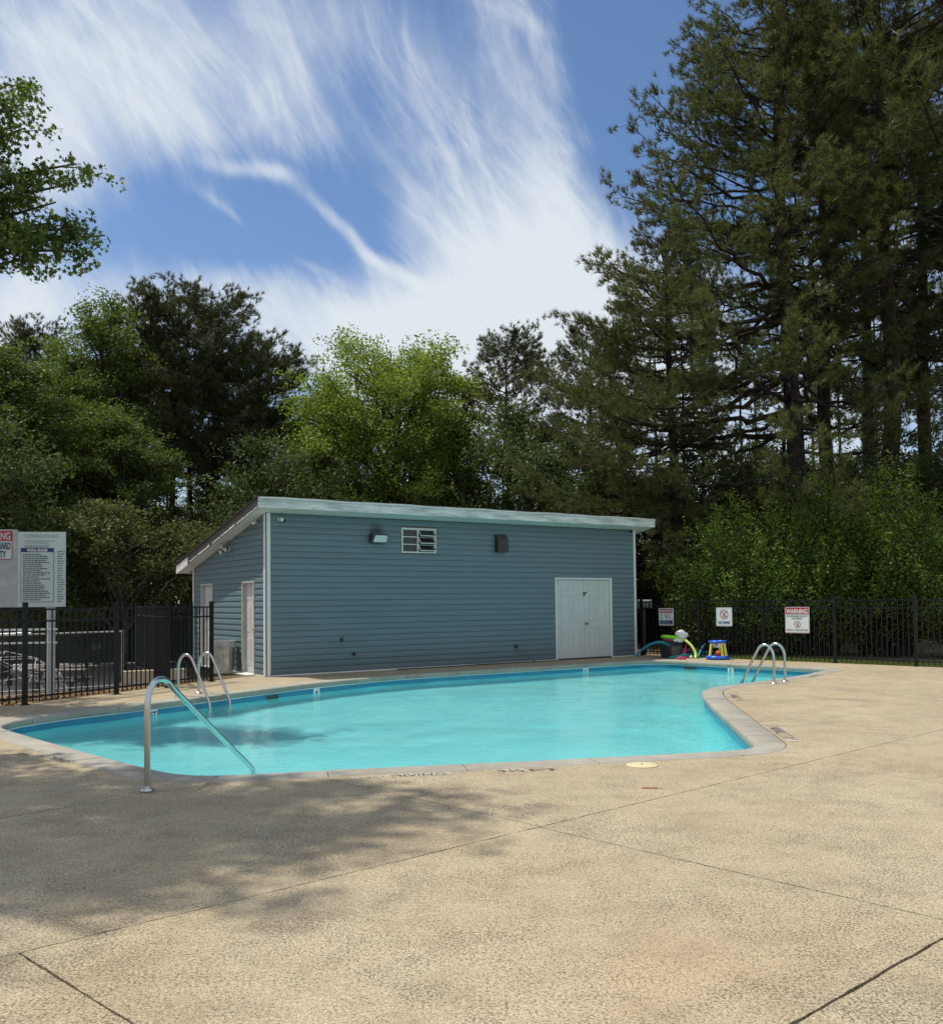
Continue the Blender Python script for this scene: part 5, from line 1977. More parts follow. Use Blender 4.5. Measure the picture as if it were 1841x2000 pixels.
# ------------------------------------------------------------------ trash can
cc_ = V3(G(432, 1315.5), 0)
cc_ = V3(A + Vv * 1.75 - U * 0.34, 0.0)
t = empty('trash_can', tuple(cc_), 'ribbed galvanised metal trash can against the side wall', 'trash can')
mb = MB()
n = 48
vs, fs = [], []
lev = [(0.215, 0.0), (0.215, 0.02), (0.218, 0.05), (0.232, 0.12), (0.250, 0.50), (0.262, 0.54), (0.262, 0.58), (0.262, 0.68), (0.272, 0.70), (0.272, 0.715), (0.255, 0.715), (0.25, 0.5)]
for i, (r_, z_) in enumerate(lev):
    for k in range(n):
        rr = r_
        if 3 <= i <= 4 and k % 3 == 0:
            rr += 0.018
        vs.append(cc_ + np.array([rr * math.cos(2 * math.pi * k / n), rr * math.sin(2 * math.pi * k / n), z_]))
for i in range(len(lev) - 1):
    for k in range(n):
        fs.append((i * n + k, i * n + (k + 1) % n, (i + 1) * n + (k + 1) % n, (i + 1) * n + k))
fs.append(tuple(range(n - 1, -1, -1)))
mb.add(vs, fs)
mb.build('can_body', M['galv'], t, smooth=True)
mb = MB()
for k in range(30):
    pass
mb = MB().tube(spline([cc_ + np.array([.262, -.02, .56]), cc_ + np.array([.30, 0, .55]), cc_ + np.array([.31, .0, .62]), cc_ + np.array([.27, .0, .64])], 5), .007, 6)
mb.build('can_handle', M['galv'], t)
mb = MB()
vs, fs = [], []
for i, (r_, z_) in enumerate([(0.278, .60), (0.283, .66), (0.283, .722), (0.255, .728), (0.245, .60)]):
    for k in range(24):
        a = 2 * math.pi * k / 24
        dz_ = 0.03 * math.sin(a * 3) + .02 * math.sin(a * 7) if i == 0 else 0.004 * math.sin(a * 9)
        vs.append(cc_ + np.array([r_ * math.cos(a), r_ * math.sin(a), z_ + dz_]))
for i in range(4):
    for k in range(24):
        fs.append((i * 24 + k, i * 24 + (k + 1) % 24, (i + 1) * 24 + (k + 1) % 24, (i + 1) * 24 + k))
mb.add(vs, fs)
mb.build('bin_liner', simple("clear_grey_liner", (0.36, 0.38, 0.38), 0.35, var=0.2, vscale=14, bump=.4), t, smooth=True)

# ------------------------------------------------------------------ rules board behind the left fence
bp_ = G(98, 1353)
x0p = at(129, 1110, 16.41)
br = x0p                                              # right edge of the board
bdir = np.array([0.985, 0.17])                        # reading direction of the board
bdir /= np.linalg.norm(bdir)
b3 = V3(bdir)
bn = np.array([bdir[1], -bdir[0]])
bn3 = V3(bn)
bz1, bz0 = at(129, 1039, 16.41)[2], at(129, 1185, 16.41)[2]
Rr = V3(x0p[:2])                                      # plan position of the right edge


def BP(a, z_, o=0.0):                                 # a metres left of the right edge
    return Rr - b3 * a + Z3 * z_ + bn3 * o


bH = bz1 - bz0 + .03
pw = 0.80
brd = empty('rules_board', tuple(BP(pw, 0.0, -.05)), 'large pale pool rules board on posts behind the left fence', 'notice board')
MB().box(BP(pw / 2, (bz0 + bz1) / 2, 0), (pw - .004, 0.03, bz1 - bz0), (b3, bn3, Z3)).build('board_panel', M['board'], brd)
pw2 = 1.15
MB().box(BP(pw + pw2 / 2, (bz0 + bz1) / 2 + .02, -.004), (pw2 - .004, 0.03, bz1 - bz0 + .04), (b3, bn3, Z3)).build('board_panel', M['greypost'], brd)
pa = np.dot(Rr[:2] - G(98, 1353), bdir)
for a_, nm in ((pa - .02, 0), (pw + pw2 - .1, 1)):
    MB().box(BP(a_, bz1 / 2 - .1, -.065), (0.10, 0.09, bz1 + .1), (b3, bn3, Z3)).build('post', M['greypost'], brd)
MB().box(BP(pa + .05, bz0 / 2, -.045), (0.045, 0.05, bz0 - .02), (b3, bn3, Z3)).build('post_batten', M['trim'], brd)
for (z_, th, a1) in ((at(98, 1229, 16.4)[2], .035, 1.9), (at(98, 1255, 16.4)[2], .03, 1.7)):
    MB().box(BP(pa + a1 / 2 - .15, z_, -.005), (a1, 0.03, th), (b3, bn3, Z3)).build('cross_bar', M['trim'], brd)
zt = at(50, 1237, 16.4)[2]
MB().tube([BP(pa + 1.6, zt - .02, .03), BP(pa + .30, zt, .03)], 0.022, 10).tube([BP(pa + .55, zt, .03), BP(pa + .45, zt, .03)], 0.03, 10).build('pole_brush_handle', M['white'], brd)
# print on the right panel
zt1 = bz1 - .115
text('SOUTHWIND POOL RULES', 0.082, BP(pw / 2, zt1 + .01, .018), b3, Z3, M['grey_print'], brd, sx=0.58, thick=-.001)
text('1.  Pool is for the exclusive use of Southwind property owners', 0.034, BP(pw - .09, zt1 - .055, .018), b3, Z3, M['grey_print'], brd, sx=0.62, align='LEFT')
text('     and their authorized and accompanied guests.', 0.034, BP(pw - .09, zt1 - .090, .018), b3, Z3, M['grey_print'], brd, sx=0.62, align='LEFT')


def print_lines(c0, w_, z0, n, step, h_, mat, seed, fn):
    r_ = random.Random(seed)
    mb = MB()
    for k in range(n):
        a = 0.0
        z_ = z0 - k * step
        tot = w_ * r_.uniform(.55, 1.0)
        while a < tot:
            l_ = min(r_.uniform(.02, .07), tot - a)
            mb.add([fn(c0 - a, z_), fn(c0 - a - l_, z_), fn(c0 - a - l_, z_ + h_), fn(c0 - a, z_ + h_)], [(0, 1, 2, 3)])
            a += l_ + .010
    return mb


FB = lambda a, z_: BP(a, z_, .018)
print_lines(pw - .12, .66, zt1 - .145, 2, .034, .016, M['grey_print'], 1, FB).build('print_lines', M['grey_print'], brd)
print_lines(.135, .12, bz1 - .36, 22, .042, .016, M['grey_print'], 2, FB).build('print_lines', M['grey_print'], brd)
# the pool rules notice fixed over it
nc = BP(.47, (at(90, 1070.5, 16.4)[2] + at(90, 1176, 16.4)[2]) / 2, .022)
nh = at(90, 1070.5, 16.4)[2] - at(90, 1176, 16.4)[2]
nw = .555
plateshape(nc, nw, nh, b3, bn3, -.004, .003, .015).build('notice_plate', M['board'], brd)
outline(nc, b3, bn3, nw * .99, nh * .99, .006, .005, .015).build('notice_border', M['blue_print'], brd)
bar(nc, b3, bn3, -nw * .495, nw * .495, nh * .5 - .075, nh * .5 - .003, .007).build('notice_header', M['blue_print'], brd)
text('POOL RULES', 0.062, nc + Z3 * (nh * .5 - .062) + bn3 * .010, b3, Z3, M['white'], brd, sx=0.95, thick=.003)
print_lines(.27 + .175, .48, 0, 1, 1, .01, M['grey_print'], 3, FB)
print_lines(.71, .46, bz1 - .41, 23, .0365, .020, M['blue_print'], 4, lambda a, z_: BP(a, z_, .030)).build('print_lines', M['grey_print'], brd)
# warning sign on the left panel
sc = BP(.884 + .30, at(20, 1066, 16.4)[2], .016)
sw, sh = .60, .51
plateshape(sc, sw, sh, b3, bn3, -.002, .004, .03).build('warning_plate', M['board'], brd)
outline(sc, b3, bn3, sw, sh, .012, .006, .03).build('warning_border', M['red_print'], brd)
bar(sc, b3, bn3, -sw * .48, sw * .48, sh * .5 - .18, sh * .5 - .012, .008).build('warning_header', M['red_print'], brd)
text('WARNING', 0.180, sc + Z3 * (sh * .5 - .155) + bn3 * .011, b3, Z3, M['board'], brd, sx=0.62, thick=.004)
text('NO LIFEGUARD', 0.170, sc + Z3 * (sh * .5 - .325) + bn3 * .010, b3, Z3, M['blue_print'], brd, sx=0.45, thick=.004)
text('ON DUTY', 0.170, sc + Z3 * (sh * .5 - .475) + bn3 * .010, b3, Z3, M['blue_print'], brd, sx=0.50, thick=.004)
sc2 = BP(1.09 + .25, (at(5, 1115, 16.4)[2] + at(5, 1172, 16.4)[2]) / 2, .014)
plateshape(sc2, .5, .50, b3, bn3, -.002, .004, .03).build('shower_plate', M['board'], brd)
outline(sc2, b3, bn3, .48, .48, .005, .006, .03).build('shower_border', M['black_print'], brd)
for k, s_ in enumerate(('PLEASE', 'SHOWER', 'BEFORE', 'ENTERING')):
    text(s_, 0.085, sc2 + Z3 * (.12 - .105 * k) + bn3 * .010 + b3 * .215, b3, Z3, M['black_print'], brd, sx=0.8, align='RIGHT', thick=.002)

# ------------------------------------------------------------------ playground beyond the left fence
def gz(x, y):
    return float(ground_h(x, y))


# low tan concrete edging
e0, e1 = G(256, 1336), G(326, 1331)
e0 = np.array([-7.15, 18.9])
e1 = np.array([-6.05, 19.5])
dd_ = (e1 - e0) / np.linalg.norm(e1 - e0)
o = MB().box(V3((e0 + e1) / 2, .06), (np.linalg.norm(e1 - e0), .18, .26), (V3(dd_), V3((-dd_[1], dd_[0])), Z3)).build('concrete_block', M['block'], bevel=.015)
tag(o, 'low tan concrete block beyond the left fence', 'concrete block')


def chainlink(name, a, b, H_, label, mesh_cell=0.075, posts=3, green=False, wire=.0022):
    f = empty(name, (a[0], a[1], gz(*a)), label, 'fence', 'chain link fences round the playground')
    L_ = np.linalg.norm(b - a)
    d = (b - a) / L_
    za, zb = gz(*a), gz(*b)

    def q(s_, z_):
        p = a + d * s_
        return V3(p, gz(*p) + z_)
    for k in range(posts):
        s_ = L_ * k / (posts - 1)
        MB().tube([q(s_, -.1), q(s_, H_ + .03)], .024, 10).build('post', M['galv'], f, smooth=True)
    for z_ in (H_, .06):
        ptsr = [q(L_ * k / 12, z_) for k in range(13)]
        MB().tube(ptsr, .016, 8).build('rail', M['galv'], f, smooth=True)
    mb = MB()
    n3_ = V3((-d[1], d[0]))
    s_ = -H_
    while s_ < L_:
        for sg in (1, -1):
            s0, s1 = s_, s_ + H_
            z0, z1 = (0, H_) if sg > 0 else (H_, 0)
            if s0 < 0:
                z0 = z0 + (z1 - z0) * (0 - s0) / (s1 - s0)
                s0 = 0
            if s1 > L_:
                z1 = z0 + (z1 - z0) * (L_ - s0) / (s1 - s0)
                s1 = L_
            if s1 - s0 > .02:
                p, r_ = q(s0, z0), q(s1, z1)
                t_ = (r_ - p) / np.linalg.norm(r_ - p)
                o_ = np.cross(t_, n3_) * wire
                mb.add([p - o_, p + o_, r_ + o_, r_ - o_], [(0, 1, 2, 3)])
        s_ += mesh_cell
    m_ = mb.build('chain_mesh', M['wire'], f)
    m_['kind'] = 'stuff'
    if green:
        o2 = n3_ * .03
        mb = MB()
        for k in range(12):
            a_, b_ = L_ * k / 12, L_ * (k + 1) / 12
            mb.add([q(a_, .15) + o2, q(b_, .15) + o2, q(b_, H_ - .03) + o2, q(a_, H_ - .03) + o2, q(a_, .15) + o2 * 1.2, q(b_, .15) + o2 * 1.2, q(b_, H_ - .03) + o2 * 1.2, q(a_, H_ - .03) + o2 * 1.2], [(0, 1, 2, 3), (7, 6, 5, 4), (3, 2, 6, 7)])
        mb.build('windscreen', M['windscreen'], f)
    return f


chainlink('chain_link_fence', np.array([-16.0, 14.8]), np.array([-7.3, 19.3]), 1.18, 'waist high chain link fence just behind the rules board', posts=5)
chainlink('chain_link_fence', np.array([-26.0, 38.0]), np.array([-9.0, 40.0]), 1.9, 'far chain link fence with dark green windscreen', .16, 7, True, .006)
# small picnic table
pc_ = at(121, 1338, 21.0)
tx, ty = pc_[0], pc_[1]
tz = gz(tx, ty)
t = empty('picnic_table', (tx, ty, tz), 'small dark picnic table on the playground behind the board post', 'picnic table')
P_ = lambda a, b, c: np.array([tx + a, ty + b, tz + c])
for k in range(4):
    MB().box(P_(0, -.21 + .14 * k, .52), (1.05, .125, .03)).build('tabletop_board', M['greypost'] if k == 1 else M['table_wood'], t)
for s_ in (-1, 1):
    MB().box(P_(0, s_ * .52, .30), (1.05, .2, .03)).build('bench_seat', M['table_wood'], t)
for s_ in (-1, 1):
    for r_ in (-1, 1):
        a, b = P_(s_ * .38, r_ * .16, .50), P_(s_ * .38, r_ * .50, 0.0)
        d = (b - a) / np.linalg.norm(b - a)
        MB().box((a + b) / 2, (.05, .09, np.linalg.norm(b - a)), (np.array([1.0, 0, 0]), np.cross(d, [1.0, 0, 0]), d)).build('leg', M['table_wood'], t)
    MB().box(P_(s_ * .38, 0, .28), (.05, 1.15, .07)).build('crossbeam', M['table_wood'], t)
# climbing dome
dc = at(22, 1320, 24.0)
dx, dy = dc[0] - .15, dc[1]
dz_ = gz(dx, dy)
t = empty('climbing_dome', (dx, dy, dz_), 'geodesic climbing dome of thin pale bars at left', 'climbing frame')
bm = bmesh.new()
bmesh.ops.create_icosphere(bm, subdivisions=2, radius=1.55)
mb = MB()
for ed in bm.edges:
    a, b = ed.verts[0].co, ed.verts[1].co
    if a.z > -.05 and b.z > -.05:
        k = .80
        mb.tube([np.array([dx + a.x, dy + a.y, dz_ + a.z * k + .03]), np.array([dx + b.x, dy + b.y, dz_ + b.z * k + .03])], .011, 5)
bm.free()
mb.build('bar_frame', M['greypost'], t)
# slide
sx_, sy_ = dc[0] - .35, dy - 1.9
sz_ = gz(sx_, sy_)
t = empty('slide', (sx_, sy_, sz_), 'dark green slide curving down beside the climbing dome', 'slide')
pth = spline([np.array([sx_ - 1.2, sy_ + .3, sz_ + 1.1]), np.array([sx_ - .7, sy_ + .1, sz_ + .75]), np.array([sx_ - .1, sy_, sz_ + .42]), np.array([sx_ + .5, sy_ - .1, sz_ + .16]), np.array([sx_ + .85, sy_ - .1, sz_ + .12])], 6)
vs, fs = [], []
sec = [(-.24, .12), (-.22, .02), (-.12, -.04), (.12, -.04), (.22, .02), (.24, .12), (.27, .12), (.24, -.02), (.12, -.08), (-.12, -.08), (-.24, -.02), (-.27, .12)]
for p in pth:
    for (yy_, zz_) in sec:
        vs.append(p + np.array([0, yy_, zz_]))
ns2 = len(sec)
for i in range(len(pth) - 1):
    for k in range(ns2):
        fs.append((i * ns2 + k, i * ns2 + (k + 1) % ns2, (i + 1) * ns2 + (k + 1) % ns2, (i + 1) * ns2 + k))
MB().add(vs, fs).build('slide_chute', M['green_slide'], t, smooth=True)
for a_ in (-1.0, -.2):
    MB().tube([np.array([sx_ + a_, sy_ + .25, sz_ - .1]), np.array([sx_ + a_, sy_ + .25, sz_ + (.95 if a_ < -.5 else .45)])], .02, 6).build('support', M['green_slide'], t)
# small paper notices on the far fence
for i, (px, py, lb) in enumerate(((183, 1264, 'left of two white paper notices on the far chain link fence'), (194, 1262, 'right of two white paper notices on the far chain link fence'))):
    p = at(px, py, 38.6)
    tag(MB().box(p, (.13, .01, .22)).build('paper_notice', M['board']), lb, 'notice')


# ------------------------------------------------------------------ vegetation
def rot_frames(dirs, rs):
    """orthonormal frames whose third axis is dirs"""
    d = dirs / (np.linalg.norm(dirs, axis=1)[:, None] + 1e-9)
    h = rs.normal(size=d.shape)
    x = np.cross(h, d)
    x /= np.linalg.norm(x, axis=1)[:, None] + 1e-9
    y = np.cross(d, x)
    return x, y, d


def leaf_mesh(name, centres, sizes, rs, mat, up=0.6, star=False, outward=None):
    n = len(centres)
    nrm = rs.normal(size=(n, 3))
    nrm[:, 2] += up
    if outward is not None:
        nrm += outward * 0.5
    x, y, d = rot_frames(nrm, rs)
    s = sizes[:, None]
    if star:
        k = 10
        vs = np.zeros((n, k, 3))
        for j in range(k):
            a = 2 * math.pi * j / k
            r_ = (1.0 if j % 2 == 0 else 0.48)
            vs[:, j] = centres + s * r_ * (x * math.cos(a) + y * math.sin(a)) - d * s * 0.18 * (r_ ** 2)
        faces = np.arange(n * k).reshape(n, k)
        return np_mesh(name, vs.reshape(-1, 3), faces, mat)
    vs = np.stack([centres - x * s, centres - y * s * 0.55 + d * s * .12, centres + x * s, centres + y * s * 0.55 + d * s * .12], 1)
    faces = np.arange(n * 4).reshape(n, 4)
    return np_mesh(name, vs.reshape(-1, 3), faces, mat)


def needle_mesh(name, pts, dirs, rs, mat, per=14, length=0.20, width=0.011, spread=0.60):
    n = len(pts)
    P_ = np.repeat(pts, per, 0)
    D_ = np.repeat(dirs / (np.linalg.norm(dirs, axis=1)[:, None] + 1e-9), per, 0)
    r_ = rs.normal(size=P_.shape)
    v = D_ * (1 - 0.0) + r_ * spread
    v[:, 2] += 0.12
    v /= np.linalg.norm(v, axis=1)[:, None]
    L_ = length * rs.uniform(.65, 1.15, len(P_))[:, None]
    # start a little along the twig so tufts read as brushes
    back = rs.uniform(0, 0.14, len(P_))[:, None]
    S_ = P_ - D_ * back
    sd = np.cross(v, rs.normal(size=v.shape))
    sd /= np.linalg.norm(sd, axis=1)[:, None] + 1e-9
    vs = np.stack([S_ - sd * width, S_ + sd * width, S_ + v * L_], 1)
    faces = np.arange(len(P_) * 3).reshape(-1, 3)
    return np_mesh(name, vs.reshape(-1, 3), faces, mat)


class Wood:
    def __init__(s):
        s.v, s.f, s.n = [], [], 0

    def limb(s, pts, rads, k=6):
        pts = np.asarray(pts, float)
        d = np.gradient(pts, axis=0)
        d /= np.linalg.norm(d, axis=1)[:, None] + 1e-9
        h = np.where(np.abs(d[:, 2:3]) < 0.9, np.array([[0, 0, 1.0]]), np.array([[1.0, 0, 0]]))
        h = np.repeat(h[:1], len(pts), 0)
        x = np.cross(h, d)
        x /= np.linalg.norm(x, axis=1)[:, None] + 1e-9
        y = np.cross(d, x)
        a = np.arange(k) * 2 * math.pi / k
        ring = pts[:, None] + np.asarray(rads)[:, None, None] * (np.cos(a)[None, :, None] * x[:, None] + np.sin(a)[None, :, None] * y[:, None])
        s.v.append(ring.reshape(-1, 3))
        m = len(pts)
        i, j = np.meshgrid(np.arange(m - 1), np.arange(k), indexing='ij')
        A_ = s.n + i * k + j
        B_ = s.n + i * k + (j + 1) % k
        s.f.append(np.stack([A_, B_, B_ + k, A_ + k], -1).reshape(-1, 4))
        s.n += m * k

    def mesh(s, name, mat):
        return np_mesh(name, np.concatenate(s.v), np.concatenate(s.f), mat, True)


def make_pine(seed, H_, base, radius, mat, tuft_step=0.20, per=14, length=0.21, width=0.011, trunk_r=0.24, whorl=0.42, per_whorl=3, lean=0.0, up=0.25, gaps=0.0, dens=1.0, low=(-4, 22), start0=0.34, thin=0.0):
    """radius: function of 0..1 height in crown -> branch length. Returns (trunk mesh, limb mesh, needle mesh)"""
    rs = np.random.RandomState(seed)
    W, Lm = Wood(), Wood()
    nz = 14
    zs = np.linspace(0, H_, nz)
    wob = np.cumsum(rs.normal(0, 0.05 * H_ / 20, (nz, 2)), 0)
    wob[:, 0] += lean * zs
    wob -= wob[0]
    tp = np.c_[wob, zs]
    tr = trunk_r * (1 - (zs / H_) * 0.88) ** 0.9
    tr[0] *= 1.25
    W.limb(tp, tr, 9)
    tufts, tdirs = [], []
    z_ = base
    while z_ < H_ - 0.15:
        u = (z_ - base) / (H_ - base)
        o = np.array([np.interp(z_, zs, tp[:, 0]), np.interp(z_, zs, tp[:, 1]), z_])
        rt = np.interp(z_, zs, tr)
        for q in range(per_whorl):
            if rs.rand() < gaps:
                continue
            az = rs.uniform(0, 2 * math.pi)
            Ln = radius(u) * rs.uniform(0.66, 1.04)
            Ln *= 1 - thin * max(0.0, math.cos(az)) * (1 - .5 * u)
            if Ln < 0.25:
                Ln = 0.25
            el0 = math.radians(rs.uniform(*low) + 42 * u * u)
            m = max(4, int(Ln / 0.5))
            t = np.linspace(0, 1, m + 1)
            h = np.array([math.cos(az), math.sin(az), 0])
            sd = np.array([-math.sin(az), math.cos(az), 0])
            curve = rs.uniform(-.18, .18)
            droop = rs.uniform(0.10, 0.26) * (1 - u)
            pts = o + h * (Ln * t * math.cos(el0))[:, None] + sd * (Ln * curve * t * t)[:, None] + np.array([0, 0, 1.0]) * (Ln * (math.sin(el0) * t - droop * np.sin(t * math.pi) * 0.8 + up * t ** 3 * 0.55))[:, None]
            pts[1:-1] += rs.normal(0, 0.035 * Ln ** .5, (m - 1, 3))
            r0 = min(rt * 0.55, 0.012 + 0.011 * Ln)
            Lm.limb(pts, np.linspace(r0, 0.008, m + 1), 5)
            # side twigs
            start = start0 + 0.14 * rs.rand() - .2 * u
            nt_ = max(3, int(Ln * (1 - start) / (tuft_step * 0.62) * dens))
            for k in range(nt_):
                tt = start + (1 - start) * (k + rs.rand()) / nt_
                bp2 = np.array([np.interp(tt, t, pts[:, c]) for c in range(3)])
                sgn = rs.choice((-1, 1))
                tl = (0.30 + 0.42 * (1 - tt) * Ln * .6 + 0.25 * rs.rand()) * (0.85 + 0.3 * rs.rand())
                tl = min(tl, 1.5)
                dv = h * rs.uniform(.4, 1.0) + sd * sgn * rs.uniform(.4, 1.1) + np.array([0, 0, rs.uniform(-.08, .34)])
                dv /= np.linalg.norm(dv)
                e_p = bp2 + dv * tl + np.array([0, 0, 0.10 * tl])
                if tl > .35:
                    Lm.limb(np.array([bp2, (bp2 + e_p) / 2 - np.array([0, 0, .02]), e_p]), [0.010, .007, .004], 3)
                for c in range(2):
                    tufts.append(e_p + rs.normal(0, .10, 3))
                    tdirs.append(dv * .6 + np.array([0, 0, .6]) + rs.normal(0, .3, 3))
                nn = max(2, int(tl / tuft_step * 1.3))
                for c in range(nn):
                    f = 1 - c / nn * .8
                    p = bp2 + (e_p - bp2) * f + rs.normal(0, 0.09, 3)
                    tufts.append(p)
                    dd2 = dv + np.array([0, 0, .35]) + (rs.normal(0, .35, 3) if c else 0)
                    tdirs.append(dd2)
            for c in range(4):
                tufts.append(pts[-1] + rs.normal(0, .11, 3) - h * .1 * c)
                tdirs.append(h * .7 + np.array([0, 0, .7]) + rs.normal(0, .3, 3))
        z_ += whorl * rs.uniform(.7, 1.3) * (1 - .35 * u)
    tufts.append(tp[-1] + np.array([0, 0, .1]))
    tdirs.append(np.array([0, 0, 1.0]))
    nm = needle_mesh('pine_needles', np.array(tufts), np.array(tdirs), rs, mat, per, length, width)
    return W.mesh('pine_trunk', M['bark']), Lm.mesh('pine_limbs', M['bark']), nm, len(tufts)


def make_broadleaf(seed, H_, base, rx, mat, n_limb=16, n_sub=7, n_clump=8, n_leaf=38, leaf=0.085, clump_r=0.34, trunk_r=0.16, star=False, shape=1.0, up=0.7, multi=1, fill=1.0, side=None, barkm=None, targets=None, shell=0, twig=1.0):
    rs = np.random.RandomState(seed)
    W, Lm = Wood(), Wood()
    cc, outw = [], []
    cz = (H_ + base) / 2
    hz_ = (H_ - base) / 2
    zs = np.linspace(0, H_ * 0.9, 9)
    wob = np.cumsum(rs.normal(0, 0.08, (9, 2)), 0)
    wob -= wob[0]
    tp = np.c_[wob, zs]
    W.limb(tp, trunk_r * (1 - zs / H_ * .85), 8)
    for m_ in range(multi - 1):
        az = rs.uniform(0, 6.28)
        q = np.array([[0, 0, 0.1]]) + np.c_[np.cos(az) * zs * rs.uniform(.12, .25), np.sin(az) * zs * .2, zs]
        q[1:, :2] += np.cumsum(rs.normal(0, .05, (8, 2)), 0)
        W.limb(q, trunk_r * .7 * (1 - zs / H_ * .85), 7)
    tg = list(targets or [])
    for k in range(shell):
        rel = -0.75 + 1.73 * ((k + .5) / shell) ** .8
        az = k * 2.399963 + seed
        rr = rx * max(0.03, 1 - abs(rel) ** (2.2 * shape)) ** .5
        inn = rs.uniform(.55, 1.0) if k % 3 == 0 else rs.uniform(.84, 1.02)
        tg.append((math.cos(az) * rr * inn, math.sin(az) * rr * inn, cz + hz_ * rel * (inn if rel > 0.5 else 1)))
    for i in range(n_limb + len(tg)):
        u = (i + rs.rand()) / (n_limb + len(tg))
        z0 = base * 0.75 + (H_ * 0.82 - base * 0.75) * u
        az = i * 2.399 + rs.uniform(-.4, .4)
        if side is not None and rs.rand() < .65:
            az = side + rs.normal(0, .6)
        o = np.array([np.interp(z0, zs, tp[:, 0]), np.interp(z0, zs, tp[:, 1]), z0])
        # target on the envelope, above the origin
        zt = min(H_ - .1, z0 + (H_ - z0) * rs.uniform(.25, .9) + .2)
        zt = max(zt, base + .3)
        rel = np.clip((zt - cz) / hz_, -1, 1)
        rr = rx * (max(0.04, 1 - abs(rel) ** (2.2 * shape))) ** 0.5 * rs.uniform(.72, 1.0)
        tgt = np.array([math.cos(az) * rr, math.sin(az) * rr, zt])
        if i >= n_limb:
            tgt = np.array(tg[i - n_limb], float)
            z0 = min(H_ * .86, max(base * .8, tgt[2] - rs.uniform(.5, .95) * math.hypot(tgt[0], tgt[1]) - .6))
            o = np.array([np.interp(z0, zs, tp[:, 0]), np.interp(z0, zs, tp[:, 1]), z0])
        m = 6
        t = np.linspace(0, 1, m + 1)[:, None]
        pts = o + (tgt - o) * t + np.array([0, 0, 1.0]) * (0.12 * np.linalg.norm(tgt - o) * np.sin(t * math.pi))
        pts[1:-1] += rs.normal(0, .07, (m - 1, 3))
        Ln = np.linalg.norm(tgt - o)
        Lm.limb(pts, np.linspace(min(trunk_r * .5, .02 + .016 * Ln), .012, m + 1), 5)
        for j in range(n_sub):
            tt = 0.28 + 0.72 * (j + rs.rand()) / n_sub
            bp2 = np.array([np.interp(tt, t[:, 0], pts[:, c]) for c in range(3)])
            dv = rs.normal(size=3)
            dv[2] = abs(dv[2]) * .7 + .1
            outd = bp2 - np.array([0, 0, cz])
            outd /= np.linalg.norm(outd) + 1e-6
            dv = dv / np.linalg.norm(dv) + outd * .9
            dv /= np.linalg.norm(dv)
            tl = rs.uniform(.35, 1.0) * (.35 + .14 * rx) * 1.25 * twig
            ep = bp2 + dv * tl
            rel = (ep[2] - cz) / hz_
            if abs(rel) > 1.02:
                ep[2] = cz + np.sign(rel) * hz_ * rs.uniform(.9, 1.0)
            Lm.limb(np.array([bp2, (bp2 + ep) / 2 + rs.normal(0, .04, 3), ep]), [.016, .010, .005], 3)
            for c in range(n_clump):
                f = rs.uniform(.25, 1.08)
                p = bp2 + (ep - bp2) * f + rs.normal(0, clump_r * .75, 3) * np.array([1, 1, .7])
                cc.append(p)
                outw.append(outd)
    cc = np.array(cc)
    outw = np.array(outw)
    n = len(cc)
    C = np.repeat(cc, n_leaf, 0)
    O = np.repeat(outw, n_leaf, 0)
    g = rs.normal(size=C.shape)
    g /= np.linalg.norm(g, axis=1)[:, None]
    r_ = clump_r * rs.uniform(.15, 1, len(C)) ** .6
    C = C + g * r_[:, None] * np.array([1, 1, .62])
    sz = leaf * rs.uniform(.65, 1.2, len(C))
    lm = leaf_mesh('leaves', C, sz, rs, mat, up, star, O)
    bk_ = barkm or M['bark2']
    return W.mesh('tree_trunk', bk_), Lm.mesh('tree_limbs', bk_), lm, len(C)


def make_bush(seed, H_, rx, ry, mat, n_shoot=220, leaf=0.042, per=150):
    """upright arching shoots of small leaves from the ground"""
    rs = np.random.RandomState(seed)
    Lm = Wood()
    C, O = [], []
    for i in range(n_shoot):
        az = rs.uniform(0, 2 * math.pi)
        rr = rs.uniform(0, 1) ** .5
        b = np.array([math.cos(az) * rx * .22 * rr, math.sin(az) * ry * .22 * rr, 0])
        Hh = H_ * (1 - .42 * rr ** 2.2) * rs.uniform(.72, 1.06)
        if rs.rand() < .45:
            Hh *= rs.uniform(.35, .85)
        e_p = np.array([math.cos(az) * rx * rr * rs.uniform(.8, 1.1), math.sin(az) * ry * rr * rs.uniform(.8, 1.1), Hh])
        m = 8
        t = np.linspace(0, 1, m + 1)[:, None]
        pts = b + (e_p - b) * np.c_[t ** 1.3, t ** 1.3, t ** .85] + rs.normal(0, .03, (m + 1, 3)) * t
        Lm.limb(pts, np.linspace(.022, .004, m + 1), 3)
        k = int(per * (0.5 + Hh / H_))
        tt = rs.uniform(.28, 1.0, k) ** .8
        p = np.stack([np.interp(tt, t[:, 0], pts[:, c]) for c in range(3)], 1)
        spread_ = .30 * (1.12 - tt)[:, None] + .05
        p = p + rs.normal(size=p.shape) * spread_
        C.append(p)
        O.append(np.repeat((e_p / np.linalg.norm(e_p))[None], k, 0))
    C = np.concatenate(C)
    O = np.concatenate(O)
    C[:, 2] = np.maximum(C[:, 2], .05)
    sz = leaf * rs.uniform(.6, 1.25, len(C))
    return None, Lm.mesh('bush_stems', M['bark2']), leaf_mesh('bush_leaves', C, sz, rs, mat, .5, False, O), len(C)


PROTO = {}
def prof_r(pts):
    zz, rr2 = [p[0] for p in pts], [p[1] for p in pts]
    return lambda u: float(np.interp(u, zz, rr2))


